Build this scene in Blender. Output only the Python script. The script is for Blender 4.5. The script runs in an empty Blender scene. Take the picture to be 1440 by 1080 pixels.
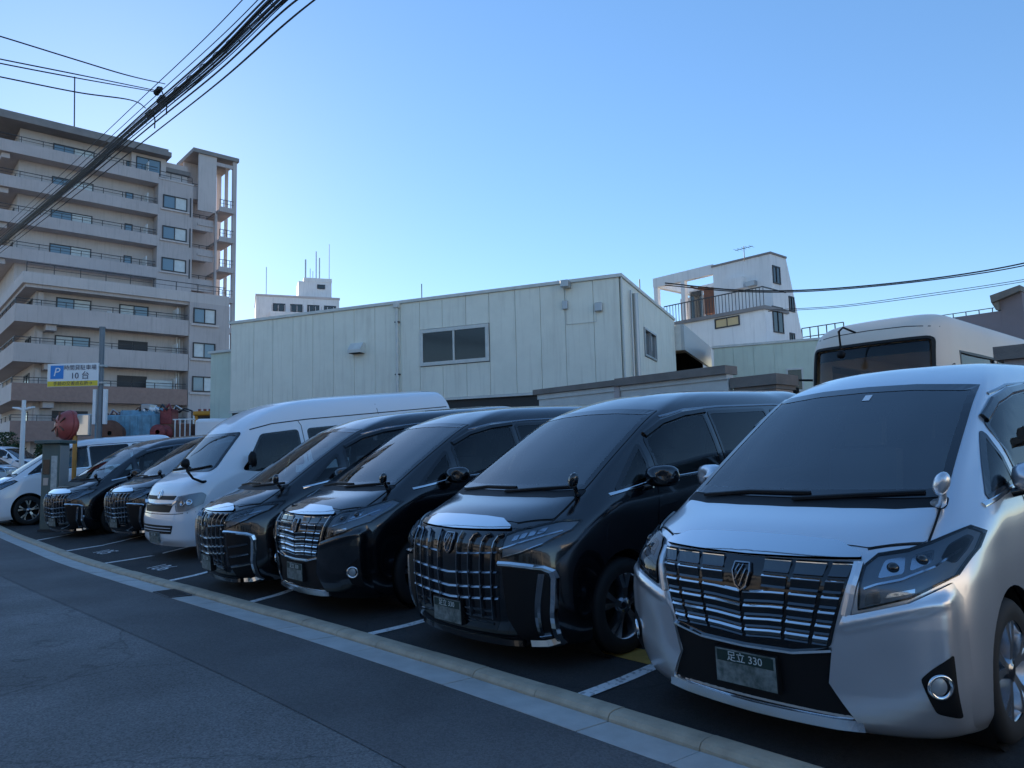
import bpy, bmesh, math, random
import numpy as np
from mathutils import Vector, Matrix
from mathutils.bvhtree import BVHTree
from mathutils.interpolate import poly_3d_calc
random.seed(7)
scene = bpy.context.scene
col = scene.collection

# ------------------------------------------------------------------ camera
FPX = 1035.11                      # focal length in photo pixels (1440 wide)
YAW, PITCH, ROLL = -.84192, .099837, -.02459
CAM = np.array([2.07035, -3.39247, 1.47189])
def cam_axes():
    fw = np.array([math.sin(YAW)*math.cos(PITCH), math.cos(YAW)*math.cos(PITCH), math.sin(PITCH)])
    r = np.array([math.cos(YAW), -math.sin(YAW), 0.]); u = np.cross(r, fw)
    return r*math.cos(ROLL)+u*math.sin(ROLL), -r*math.sin(ROLL)+u*math.cos(ROLL), fw
RT, UP, FW = cam_axes()
cd = bpy.data.cameras.new('camera'); cam = bpy.data.objects.new('camera', cd); col.objects.link(cam)
cd.sensor_width = 36; cd.lens = FPX/1440*36; cd.clip_start = .05; cd.clip_end = 3000
mw = Matrix.Identity(4)
for i, v in enumerate((RT, UP, -FW)):
    for k in range(3): mw[k][i] = v[k]
for k in range(3): mw[k][3] = CAM[k]
cam.matrix_world = mw
scene.camera = cam

# ------------------------------------------------------------------ light
SUN_EL = math.radians(19); SUN_DIR = Vector((-.975, .22, 0)).normalized()   # horizontal direction towards the sun
world = bpy.data.worlds.new('World'); scene.world = world; world.use_nodes = True
nt = world.node_tree; bg = nt.nodes['Background']
sky = nt.nodes.new('ShaderNodeTexSky'); sky.sky_type = 'NISHITA'; sky.sun_disc = False
sky.sun_elevation = SUN_EL; sky.sun_rotation = math.atan2(SUN_DIR.x, SUN_DIR.y)
sky.air_density = 1.0; sky.dust_density = .08; sky.ozone_density = 4.6; sky.altitude = 0
gm = nt.nodes.new('ShaderNodeGamma'); gm.inputs[1].default_value = .68          # evens the whole dome out, as the phone's tone curve does
hsv = nt.nodes.new('ShaderNodeHueSaturation'); hsv.inputs['Saturation'].default_value = 1.24; hsv.inputs['Hue'].default_value = .506; hsv.inputs['Value'].default_value = 1.10
nt.links.new(sky.outputs[0], gm.inputs[0]); nt.links.new(gm.outputs[0], hsv.inputs['Color']); nt.links.new(hsv.outputs[0], bg.inputs[0]); bg.inputs[1].default_value = .15
sl = bpy.data.lights.new('sun', 'SUN'); sl.energy = 4.5; sl.angle = math.radians(.53); sl.color = (1, .86, .70)
sun = bpy.data.objects.new('sun', sl); col.objects.link(sun); sun.location = (-40, 10, 60)
sd = Vector((SUN_DIR.x*math.cos(SUN_EL), SUN_DIR.y*math.cos(SUN_EL), math.sin(SUN_EL)))
sun.rotation_euler = sd.to_track_quat('Z', 'Y').to_euler()
vs = scene.view_settings; vs.view_transform = 'Standard'; vs.look = 'None'; vs.exposure = 1.18; vs.gamma = 1

# ------------------------------------------------------------------ pixel helpers
def ray(px, py): return FW + RT*(px-720)/FPX - UP*(py-540)/FPX
def at_z(px, py, Z): return CAM + ray(px, py)*Z
def on_x(px, py, X): d = ray(px, py); return CAM + d*((X-CAM[0])/d[0])
def on_y(px, py, Y): d = ray(px, py); return CAM + d*((Y-CAM[1])/d[1])
def on_plane(px, py, P, n): d = ray(px, py); return CAM + d*(((np.asarray(P)-CAM)@n)/(d@n))

# ------------------------------------------------------------------ materials
MT = {}
def mat(name, c, rough=.6, metal=0., var=.0, vscale=3., bump=0., bscale=60., coat=0., spec=.5, stain=None, coords='Object'):
    m = bpy.data.materials.new(name); m.use_nodes = True; n = m.node_tree.nodes; L = m.node_tree.links
    b = n['Principled BSDF']; b.inputs['Base Color'].default_value = (*c, 1)
    b.inputs['Roughness'].default_value = rough; b.inputs['Metallic'].default_value = metal
    b.inputs['Coat Weight'].default_value = coat; b.inputs['Coat Roughness'].default_value = .04
    b.inputs['Specular IOR Level'].default_value = spec
    tc = n.new('ShaderNodeTexCoord')
    if var > 0:
        t = n.new('ShaderNodeTexNoise'); t.inputs['Scale'].default_value = vscale; t.inputs['Detail'].default_value = 6; t.inputs['Roughness'].default_value = .62
        L.new(tc.outputs[coords], t.inputs['Vector'])
        r = n.new('ShaderNodeMapRange'); r.inputs[1].default_value = .28; r.inputs[2].default_value = .72
        r.inputs[3].default_value = 1-var; r.inputs[4].default_value = 1+var
        L.new(t.outputs[0], r.inputs[0])
        mx = n.new('ShaderNodeMix'); mx.data_type = 'RGBA'; mx.blend_type = 'MULTIPLY'; mx.inputs[0].default_value = 1
        mx.inputs[6].default_value = (*c, 1); L.new(r.outputs[0], mx.inputs[7]); out = mx.outputs[2]
        if stain:   # vertical rain streaks: (colour, amount)
            mp = n.new('ShaderNodeMapping'); mp.inputs['Scale'].default_value = (5, 5, .35); L.new(tc.outputs[coords], mp.inputs[0])
            t2 = n.new('ShaderNodeTexNoise'); t2.inputs['Scale'].default_value = 1.6; t2.inputs['Detail'].default_value = 5; L.new(mp.outputs[0], t2.inputs['Vector'])
            r2 = n.new('ShaderNodeMapRange'); r2.inputs[1].default_value = .52; r2.inputs[2].default_value = .78; r2.inputs[3].default_value = 0; r2.inputs[4].default_value = stain[1]
            L.new(t2.outputs[0], r2.inputs[0])
            m2 = n.new('ShaderNodeMix'); m2.data_type = 'RGBA'; L.new(r2.outputs[0], m2.inputs[0]); L.new(out, m2.inputs[6]); m2.inputs[7].default_value = (*stain[0], 1); out = m2.outputs[2]
        L.new(out, b.inputs['Base Color'])
    if bump > 0:
        t = n.new('ShaderNodeTexNoise'); t.inputs['Scale'].default_value = bscale; t.inputs['Detail'].default_value = 3
        L.new(tc.outputs[coords], t.inputs['Vector'])
        bp = n.new('ShaderNodeBump'); bp.inputs['Strength'].default_value = bump; bp.inputs['Distance'].default_value = .02
        L.new(t.outputs[0], bp.inputs['Height']); L.new(bp.outputs[0], b.inputs['Normal'])
    MT[name] = m; return m
def glass_mat(name, tint, rough=.02, trans=.9, ior=1.52):
    """clear pane: part see-through, part mirror, by Fresnel"""
    m = bpy.data.materials.new(name); m.use_nodes = True; n = m.node_tree.nodes; L = m.node_tree.links
    n.remove(n['Principled BSDF']); o = n['Material Output']
    tr = n.new('ShaderNodeBsdfTransparent'); tr.inputs[0].default_value = (*[t*trans for t in tint], 1)
    gl = n.new('ShaderNodeBsdfGlossy'); gl.inputs['Roughness'].default_value = rough
    fr = n.new('ShaderNodeFresnel'); fr.inputs[0].default_value = ior
    mx = n.new('ShaderNodeMixShader'); L.new(fr.outputs[0], mx.inputs[0]); L.new(tr.outputs[0], mx.inputs[1]); L.new(gl.outputs[0], mx.inputs[2]); L.new(mx.outputs[0], o.inputs[0])
    MT[name] = m; return m
def speckle_mat(name, base, mark, lo, hi, scale):
    m = mat(name, base, .45); n = m.node_tree.nodes; L = m.node_tree.links
    tc = n.new('ShaderNodeTexCoord'); t = n.new('ShaderNodeTexNoise'); t.inputs['Scale'].default_value = scale; t.inputs['Detail'].default_value = 2
    L.new(tc.outputs['Object'], t.inputs['Vector']); r = n.new('ShaderNodeMapRange'); r.inputs[1].default_value = lo; r.inputs[2].default_value = hi; L.new(t.outputs[0], r.inputs[0])
    mx = n.new('ShaderNodeMix'); mx.data_type = 'RGBA'; mx.inputs[6].default_value = (*base, 1); mx.inputs[7].default_value = (*mark, 1)
    L.new(r.outputs[0], mx.inputs[0]); L.new(mx.outputs[2], n['Principled BSDF'].inputs['Base Color']); return m

def asphalt(name, c, big=.18, spark=.5, crack=.62):
    m = mat(name, c, .82, var=big, vscale=.7, bump=.55, bscale=170, coords='Object'); n = m.node_tree.nodes; L = m.node_tree.links
    b = n['Principled BSDF']; src = b.inputs['Base Color'].links[0].from_socket
    tc = n.new('ShaderNodeTexCoord'); v = n.new('ShaderNodeTexVoronoi'); v.inputs['Scale'].default_value = 95; L.new(tc.outputs['Object'], v.inputs['Vector'])
    r = n.new('ShaderNodeMapRange'); r.inputs[1].default_value = 0; r.inputs[2].default_value = 1; r.inputs[3].default_value = 1-spark; r.inputs[4].default_value = 1+spark
    sx = n.new('ShaderNodeSeparateColor'); L.new(v.outputs['Color'], sx.inputs[0]); L.new(sx.outputs[0], r.inputs[0])
    mx = n.new('ShaderNodeMix'); mx.data_type = 'RGBA'; mx.blend_type = 'MULTIPLY'; mx.inputs[0].default_value = 1; L.new(src, mx.inputs[6]); L.new(r.outputs[0], mx.inputs[7])
    # fine cracks (cell borders, bent by noise, only here and there) and big patched areas
    nz = n.new('ShaderNodeTexNoise'); nz.inputs['Scale'].default_value = 2.2; nz.inputs['Detail'].default_value = 5; L.new(tc.outputs['Object'], nz.inputs['Vector'])
    ad = n.new('ShaderNodeMix'); ad.data_type = 'RGBA'; ad.blend_type = 'ADD'; ad.inputs[0].default_value = .55; L.new(tc.outputs['Object'], ad.inputs[6]); L.new(nz.outputs['Color'], ad.inputs[7])
    vc = n.new('ShaderNodeTexVoronoi'); vc.feature = 'DISTANCE_TO_EDGE'; vc.inputs['Scale'].default_value = .42; L.new(ad.outputs[2], vc.inputs['Vector'])
    rc = n.new('ShaderNodeMapRange'); rc.inputs[1].default_value = .0; rc.inputs[2].default_value = .007; rc.inputs[3].default_value = crack; rc.inputs[4].default_value = 1; L.new(vc.outputs['Distance'], rc.inputs[0])
    n2 = n.new('ShaderNodeTexNoise'); n2.inputs['Scale'].default_value = .35; n2.inputs['Detail'].default_value = 4; L.new(tc.outputs['Object'], n2.inputs['Vector'])
    r3 = n.new('ShaderNodeMapRange'); r3.inputs[1].default_value = .40; r3.inputs[2].default_value = .62; r3.inputs[3].default_value = .80; r3.inputs[4].default_value = 1.10; L.new(n2.outputs[0], r3.inputs[0])
    ml = n.new('ShaderNodeMath'); ml.operation = 'MULTIPLY'; L.new(rc.outputs[0], ml.inputs[0]); L.new(r3.outputs[0], ml.inputs[1])
    m4 = n.new('ShaderNodeMix'); m4.data_type = 'RGBA'; m4.blend_type = 'MULTIPLY'; m4.inputs[0].default_value = 1; L.new(mx.outputs[2], m4.inputs[6]); L.new(ml.outputs[0], m4.inputs[7])
    L.new(m4.outputs[2], b.inputs['Base Color']); return m
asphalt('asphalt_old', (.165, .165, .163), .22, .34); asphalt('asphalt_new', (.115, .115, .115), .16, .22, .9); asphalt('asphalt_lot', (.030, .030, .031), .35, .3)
mat('ground', (.09, .088, .08), .9, var=.25, vscale=.3, bump=.3, bscale=20)
mat('kerb_stone', (.42, .36, .27), .8, var=.22, vscale=6, bump=.3, bscale=90)
mat('gutter', (.46, .46, .44), .8, var=.16, vscale=4, bump=.25, bscale=120)
speckle_mat('paint_line', (.30, .30, .30), (.78, .78, .77), .33, .46, 26)
mat('paint_yellow', (.45, .27, .06), .6, var=.2, vscale=9)
mat('iron', (.06, .062, .065), .6, metal=.6, var=.2, vscale=20)
mat('paint_black', (.0035, .0035, .005), .18, coat=1, spec=.6); MT['paint_black'].node_tree.nodes['Principled BSDF'].inputs['Coat IOR'].default_value = 1.5
mat('paint_silver', (.70, .71, .73), .30, metal=.75, coat=1.0)
mat('paint_white', (.80, .82, .85), .28, coat=.9)
mat('paint_bluewhite', (.60, .68, .74), .3, coat=.9)
mat('chrome', (.78, .79, .80), .07, metal=1)
mat('chrome_satin', (.80, .81, .82), .22, metal=1)
mat('dark_chrome', (.30, .31, .33), .14, metal=1)
mat('smoke_chrome', (.11, .115, .12), .12, metal=1)
mat('rim_metal', (.66, .67, .69), .25, metal=1)
mat('gloss_black', (.004, .004, .005), .12, coat=.6)
mat('black_plastic', (.007, .007, .008), .55, spec=.25)
mat('rubber', (.012, .012, .012), .75)
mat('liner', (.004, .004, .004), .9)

glass_mat('auto_glass', (.62, .72, .72), .015, 1, 2.4); glass_mat('front_side_glass', (.55, .62, .62), .015, 1, 1.6); glass_mat('side_glass', (.10, .11, .115), .015, 1, 1.6)
mat('cabin_dark', (.035, .035, .038), .8); mat('seat_grey', (.26, .24, .22), .7)
glass_mat('lens', (.85, .9, .95)); glass_mat('pane_clear', (.92, .95, .96))
mat('lamp_inner', (.34, .37, .39), .3, metal=.3); mat('reflector', (.82, .84, .86), .12, metal=1)
mat('amber', (.6, .22, .03), .2)
speckle_mat('plate_green', (.012, .035, .030), (.30, .34, .33), .22, .85, 24)
mat('plate_plain', (.012, .035, .030), .4)
mat('plate_letter', (.55, .6, .58), .5)
mat('wall_tan', (.49, .44, .43), .85, var=.08, vscale=.5, bump=.08, bscale=8, stain=((.2, .185, .18), .35))
mat('wall_tan_light', (.56, .51, .495), .85, var=.08, vscale=.5, stain=((.25, .23, .22), .3))
mat('wall_brown', (.30, .20, .17), .8, var=.12, vscale=4)
mat('roof_grey', (.24, .225, .22), .8, var=.15, vscale=1)
mat('panel_beige', (.79, .77, .66), .55, var=.06, vscale=1.5, stain=((.50, .46, .38), .4))
mat('panel_green', (.60, .66, .55), .55, var=.06, vscale=1.5, stain=((.36, .36, .30), .35))
mat('trim_pale', (.62, .62, .58), .6, var=.1, vscale=4)
mat('joint_dark', (.05, .05, .05), .9)
mat('wall_white', (.78, .78, .77), .8, var=.06, vscale=.8, stain=((.38, .37, .36), .35))
mat('wall_purple', (.26, .21, .22), .8, var=.08, vscale=1)
mat('coping', (.22, .19, .165), .8, var=.2, vscale=3, bump=.3, bscale=40)
mat('wall_block', (.48, .42, .40), .85, var=.12, vscale=3, bump=.3, bscale=40)
mat('alu', (.42, .43, .44), .4, metal=.6); mat('dark_frame', (.035, .035, .04), .5)
mat('win_glass', (.02, .03, .035), .05, spec=1.0); mat('win_dark', (.012, .014, .016), .12, spec=.7)
mat('win_apt_sky', (.13, .20, .25), .06, spec=1.0)  # blue-grey base paints in the reflected sky and curtains behind
mat('curtain', (.62, .66, .66), .7, var=.1, vscale=3); mat('shutter_dark', (.045, .045, .05), .6)
mat('win_warm_reflection', (.62, .45, .22), .4)  # warm reflection painted into the pane colour
mat('rail', (.05, .052, .055), .5, metal=.3)
mat('cable', (.012, .012, .012), .6); mat('grey_pole', (.16, .18, .20), .5, metal=.3, var=.1, vscale=3)
mat('sign_white', (.78, .79, .80), .4); mat('sign_blue', (.02, .22, .62), .4); mat('sign_yellow', (.75, .56, .04), .4); mat('sign_navy', (.012, .02, .07), .5)
mat('orange_pole', (.52, .24, .05), .5, var=.1, vscale=5); mat('mirror_red', (.36, .07, .06), .5, var=.15, vscale=6); mat('mirror_glass', (.75, .78, .8), .04, metal=1)
mat('machine_green', (.10, .135, .125), .5, var=.1, vscale=5); mat('paper', (.45, .46, .44), .7, var=.25, vscale=14)
mat('truck_blue', (.16, .34, .46), .55, var=.3, vscale=5, stain=((.12, .11, .10), .6)); mat('rust', (.16, .075, .05), .8, var=.25, vscale=6); mat('hose_red', (.26, .05, .05), .6, var=.3, vscale=8); mat('orange', (.66, .27, .02), .5)
mat('bus_cream', (.82, .67, .53), .5, coat=.1, var=.04, vscale=1); mat('seat_dark', (.12, .12, .13), .8); mat('seat_red', (.3, .04, .05), .7)
mat('bark', (.09, .065, .045), .9, var=.2, vscale=8)
mat('leaf', (.055, .10, .035), .6, var=.4, vscale=3); mat('leaf2', (.035, .07, .028), .6, var=.4, vscale=3)
mat('street_wall', (.60, .56, .50), .85, var=.12, vscale=1)  # pale walls of the added unseen houses, lightened for bounce light
mat('skyline', (.25, .24, .23), .9, var=.1, vscale=.3)

# ------------------------------------------------------------------ mesh helpers
def tag(o, label=None, cat=None, group=None, kind=None):
    if label: o['label'] = label
    if cat: o['category'] = cat
    if group: o['group'] = group
    if kind: o['kind'] = kind
    return o
def empty(name, loc=(0, 0, 0), rz=0., rx=0.):
    o = bpy.data.objects.new(name, None); col.objects.link(o); o.location = loc; o.rotation_euler = (rx, 0, rz); o.empty_display_size = .2; return o
def link(name, me, parent=None):
    o = bpy.data.objects.new(name, me); col.objects.link(o)
    if parent is not None: o.parent = parent
    return o
class MB:
    def __init__(s): s.v = []; s.f = []; s.sm = []
    def add(s, V, F, smooth=False):
        n = len(s.v); s.v += [tuple(float(c) for c in p) for p in V]; s.f += [tuple(i+n for i in f) for f in F]; s.sm += [smooth]*len(F); return s
    def box(s, a, b):
        x0, y0, z0 = [min(p, q) for p, q in zip(a, b)]; x1, y1, z1 = [max(p, q) for p, q in zip(a, b)]
        return s.add([(x0,y0,z0),(x1,y0,z0),(x1,y1,z0),(x0,y1,z0),(x0,y0,z1),(x1,y0,z1),(x1,y1,z1),(x0,y1,z1)],
                     [(0,3,2,1),(4,5,6,7),(0,1,5,4),(1,2,6,5),(2,3,7,6),(3,0,4,7)])
    def obox(s, o, ax, lo, hi):
        """box in frame origin o, axes ax (3 vectors)"""
        o = np.asarray(o, float); ax = [np.asarray(a, float) for a in ax]; P = []
        for k in range(2):
            for (i, j) in ((0,0),(1,0),(1,1),(0,1)):
                q = (lo[0], hi[0])[i], (lo[1], hi[1])[j], (lo[2], hi[2])[k]
                P.append(o+ax[0]*q[0]+ax[1]*q[1]+ax[2]*q[2])
        return s.add(P, [(0,3,2,1),(4,5,6,7),(0,1,5,4),(1,2,6,5),(2,3,7,6),(3,0,4,7)])
    def tube(s, pts, r, n=6, cap=True):
        pts = [Vector([float(c) for c in p]) for p in pts]; rs = r if isinstance(r, (list, tuple)) else [r]*len(pts); V = []; F = []; ref = None
        for i, p in enumerate(pts):
            t = (pts[min(i+1, len(pts)-1)]-pts[max(i-1, 0)]).normalized()
            if ref is None: ref = Vector((0,0,1)) if abs(t.z) < .9 else Vector((1,0,0))
            a = t.cross(ref).normalized(); b = t.cross(a); ref = -b if False else ref
            for k in range(n):
                w = 2*math.pi*k/n; V.append(p+(a*math.cos(w)+b*math.sin(w))*rs[i])
        for i in range(len(pts)-1):
            for k in range(n): F.append((i*n+k, i*n+(k+1)%n, (i+1)*n+(k+1)%n, (i+1)*n+k))
        s.add(V, F, True)
        if cap: s.add(V[:n], [tuple(range(n))[::-1]]); s.add(V[-n:], [tuple(range(n))])
        return s
    def prism(s, poly, f, d):
        """poly 2-D points, f maps (a,b)->3-D, d thickness vector"""
        A = [np.asarray(f(*p), float) for p in poly]; B = [p+np.asarray(d) for p in A]; n = len(A)
        return s.add(A+B, [tuple(range(n)), tuple(range(2*n-1, n-1, -1))]+[(i, i+n, (i+1)%n+n, (i+1)%n) for i in range(n)])
    def lathe(s, prof, o=(0,0,0), ax='z', n=32, smooth=True):
        V = []; F = []
        for (r, h) in prof:
            for k in range(n):
                w = 2*math.pi*k/n; c, d = r*math.cos(w), r*math.sin(w)
                V.append({'z': (o[0]+c, o[1]+d, o[2]+h), 'x': (o[0]+h, o[1]+c, o[2]+d), 'y': (o[0]+c, o[1]+h, o[2]+d)}[ax])
        for i in range(len(prof)-1):
            for k in range(n): F.append((i*n+k, i*n+(k+1)%n, (i+1)*n+(k+1)%n, (i+1)*n+k))
        return s.add(V, F, smooth)
    def mesh(s, name, m):
        me = bpy.data.meshes.new(name); me.from_pydata(s.v, [], s.f); me.polygons.foreach_set('use_smooth', s.sm)
        bm = bmesh.new(); bm.from_mesh(me); bmesh.ops.recalc_face_normals(bm, faces=bm.faces); bm.to_mesh(me); bm.free()
        me.materials.append(MT[m]); me.update(); return me
    def build(s, name, m, parent=None): return link(name, s.mesh(name, m), parent)
def bevel_obj(o, w, seg=2):
    bm = bmesh.new(); bm.from_mesh(o.data); bmesh.ops.bevel(bm, geom=list(bm.edges), offset=w, segments=seg, affect='EDGES', profile=.5); bm.to_mesh(o.data); bm.free(); return o
def text_mesh(body, size, m, name='lettering', extrude=.002, align='CENTER'):
    cu = bpy.data.curves.new(name, 'FONT'); cu.body = body; cu.size = size; cu.align_x = align; cu.align_y = 'CENTER'; cu.extrude = extrude; cu.resolution_u = 3
    o = bpy.data.objects.new(name, cu); col.objects.link(o); dg = bpy.context.evaluated_depsgraph_get()
    me = bpy.data.meshes.new_from_object(o.evaluated_get(dg)); me.name = name; bpy.data.objects.remove(o); bpy.data.curves.remove(cu)
    me.materials.clear(); me.materials.append(MT[m]); return me
def frame_mesh(me, o, ex, ey, ez):
    """move a flat mesh (x,y,z) into frame"""
    M = Matrix.Identity(4)
    for i, v in enumerate((ex, ey, ez)):
        for k in range(3): M[k][i] = float(v[k])
    for k in range(3): M[k][3] = float(o[k])
    me.transform(M); return me

# ------------------------------------------------------------------ ground heights
def sstep(t): t = min(max(t, 0.), 1.); return t*t*(3-2*t)
def slope(x): return .046+.044*sstep((-4.-x)/4.)
def base(x): return .10*sstep((-17.-x)/9.)+(.045*max(0., -22.-x) if x > -36 else .63)
def kerb_y(x): return -.02-.50*sstep((-1.-x)/12.)
def G(x, y): return base(x)+slope(x)*min(max(y-.3, 0.), 9.)
def sheet(name, xs, ys, dz, m, yoff=None):
    """grid following the ground"""
    V = []; F = []; nx, ny = len(xs), len(ys)
    for x in xs:
        for y in ys:
            yy = y+(yoff(x) if yoff else 0); V.append((x, yy, G(x, yy)+dz))
    for i in range(nx-1):
        for j in range(ny-1): F.append((i*ny+j, (i+1)*ny+j, (i+1)*ny+j+1, i*ny+j+1))
    b = MB(); b.add(V, F, True); return b.build(name, m)
fr = lambda a, b, n: [a+(b-a)*k/(n-1) for k in range(n)]
XS = [-700, -300, -140]+fr(-90, 30, 121)+[60, 140, 300, 700]
tag(sheet('ground', XS, [-700, -300, -100]+fr(-40, 40, 41)+[60, 100, 300, 700], -.05, 'ground'), kind='structure')
LX = fr(-60, 26, 173)
tag(sheet('road', LX, fr(-8.5, -.40, 30), 0, 'asphalt_old', lambda x: kerb_y(x)), kind='structure')
tag(sheet('road_trench_strip', LX, [-1.32, -1.0, -.7, -.405], .004, 'asphalt_new', lambda x: kerb_y(x)+.03*math.sin(x*1.7)*0-.0), kind='structure')
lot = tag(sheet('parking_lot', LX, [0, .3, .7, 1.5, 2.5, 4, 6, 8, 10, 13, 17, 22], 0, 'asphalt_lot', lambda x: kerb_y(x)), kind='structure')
# kerb: rounded stones + gutter slabs, each its own piece
def strip_piece(x0, x1, prof, m, name, parent, n=4):
    """prof: list of (dy, z) going round the section; follows the kerb curve"""
    V = []; F = []; k = len(prof)
    for x in fr(x0, x1, n):
        s = (kerb_y(x+.05)-kerb_y(x-.05))/.1
        for dy, z in prof: V.append((x-s*dy, kerb_y(x)+dy, G(x, kerb_y(x))+z))
    for i in range(n-1):
        for j in range(k): F.append((i*k+j, i*k+(j+1)%k, (i+1)*k+(j+1)%k, (i+1)*k+j))
    F += [tuple(range(k))[::-1], tuple((n-1)*k+j for j in range(k))]
    b = MB(); b.add(V, F); return b.build(name, m, parent)
kb = tag(empty('kerb', (0, 0, 0)), 'low tan concrete kerb with pale gutter between road and parking lot', 'kerb', kind='structure')
x = 3.4; i = 0
while x > -34:
    dz = random.uniform(-.003, .003)
    strip_piece(x-.594, x, [(-.155, -.04), (-.155, .012+dz), (-.138, .034+dz), (-.105, .042+dz), (-.03, .042+dz), (-.006, .034+dz), (0, .012+dz), (0, -.04)], 'kerb_stone', 'kerb_stone', kb)
    if abs(x+6.8) > .1:
        strip_piece(x-.593, x, [(-.415, -.04), (-.415, .008+dz), (-.158, -.004+dz), (-.158, -.04)], 'gutter', 'gutter_slab', kb)
    x -= .6
# drain grate in the gutter
gx = -7.097
dr = tag(empty('drain_grate', (gx, kerb_y(gx)-.29, G(gx, -.3))), 'dark iron drain grate set in the pale gutter', 'drain grate')
b = MB(); b.box((-.29, -.128, -.03), (.29, -.105, .010)); b.box((-.29, .105, -.03), (.29, .128, .010)); b.box((-.29, -.105, -.03), (-.265, .105, .010)); b.box((.265, -.105, -.03), (.29, .105, .010)); b.build('frame', 'iron', dr)
for k in range(9): b = MB(); xx = -.24+k*.06; b.box((xx-.011, -.105, -.02), (xx+.011, .105, .008)); b.build('bar', 'iron', dr)
b = MB(); b.box((-.265, -.105, -.04), (.265, .105, -.028)); b.build('pit', 'liner', dr)
# painted bay lines and numbers
def on_ground(px, py):
    z = 0.
    for _ in range(30):
        d = ray(px, py); p = CAM+d*((z-CAM[2])/d[2]); z = G(p[0], p[1])
    return p
def lot_quad(P, name, m):
    """painted quad strip: P pairs of (left,right) xy"""
    V = []; F = []
    for a, c in P:
        for q in (a, c): V.append((q[0], q[1], G(q[0], q[1])+.005))
    for k in range(len(P)-1): F.append((2*k, 2*k+1, 2*k+3, 2*k+2))
    bb = MB(); bb.add(V, F); return bb.build(name, m, lot)
for (a, c, L) in [((830, 975), (915, 940), 5.), ((530, 890), (590, 875), 5.), ((360, 845), (405, 832), 5.), ((248, 815), (290, 806), 5.), ((163.7, 790), (262, 770), 5.), ((103, 773.6), (192.6, 755.5), 5.), ((58, 759), (105, 750), 4.6)]:
    A = on_ground(*a)[:2]; Bp = on_ground(*c)[:2]; d = (Bp-A)/np.linalg.norm(Bp-A); n = np.array([d[1], -d[0]])
    y0 = kerb_y(A[0])+.02; A = A+d*((y0-A[1])/d[1])
    lot_quad([(A+d*t-n*.05, A+d*t+n*.05) for t in fr(0, L, 12)], 'bay_line', 'paint_line')
A = on_ground(870, 925)[:2]
lot_quad([(A+np.array([-.2, t]), A+np.array([.35, t])) for t in (0, .25)], 'yellow_mark', 'paint_yellow')
for px, py, s in [(225, 799, '106'), (146, 777, '105')]:
    P = on_ground(px, py); me = text_mesh(s, .34, 'paint_line', 'bay_number', .0)
    sl_ = slope(P[0]); a = math.radians(8)
    ex = np.array([math.cos(a), math.sin(a), 0]); ey = np.array([-math.sin(a), math.cos(a), sl_]); ez = np.array([0, -sl_, 1.])
    frame_mesh(me, (P[0], P[1], P[2]+.010), ex, ey*1.25, ez); link('bay_number', me, lot)
# ------------------------------------------------------------------ lofted vehicle bodies
def pchip(x, Y, xq):
    x = np.asarray(x, float); Y = np.asarray(Y, float); h = np.diff(x); d = np.diff(Y, axis=0)/h.reshape((-1,)+(1,)*(Y.ndim-1)); m = np.zeros_like(Y)
    for i in range(1, len(x)-1):
        w1 = 2*h[i]+h[i-1]; w2 = h[i]+2*h[i-1]
        with np.errstate(divide='ignore', invalid='ignore'): v = (w1+w2)/(w1/d[i-1]+w2/d[i])
        m[i] = np.where((d[i-1]*d[i]) > 0, v, 0)
    m[0] = d[0]; m[-1] = d[-1]; k = np.clip(np.searchsorted(x, xq)-1, 0, len(x)-2); sh = (-1,)+(1,)*(Y.ndim-1)
    t = ((xq-x[k])/h[k]).reshape(sh); H = h[k].reshape(sh)
    return (2*t**3-3*t**2+1)*Y[k]+(t**3-2*t**2+t)*H*m[k]+(-2*t**3+3*t**2)*Y[k+1]+(t**3-t**2)*H*m[k+1]
def catrom(P, tq):
    P = np.asarray(P, float); n = len(P); E = np.vstack([P[1]*[-1, 1], P, P[-2]*[-1, 1]]); k = np.clip(np.floor(tq).astype(int), 0, n-2); t = (tq-k)[:, None]
    a, b, c, d = E[k], E[k+1], E[k+2], E[k+3]; return .5*((2*b)+(-a+c)*t+(2*a-5*b+4*c-d)*t*t+(-a+3*b-3*c+d)*t**3)
def ring(front, w, yr):
    x0, y0 = front[5]; wm, wr = w; ya = yr-.62; ys = [y0+(ya-y0)*k for k in (.1, .3, .55, .8, 1.)]; xs = [x0+(wm-x0)*.45, wm, wm, wm*.6+wr*.4, wr]
    return front+list(zip(xs, ys))+[(wr*.985, yr-.25), (wr*.90, yr-.09), (wr*.55, yr-.015), (0, yr)]
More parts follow.
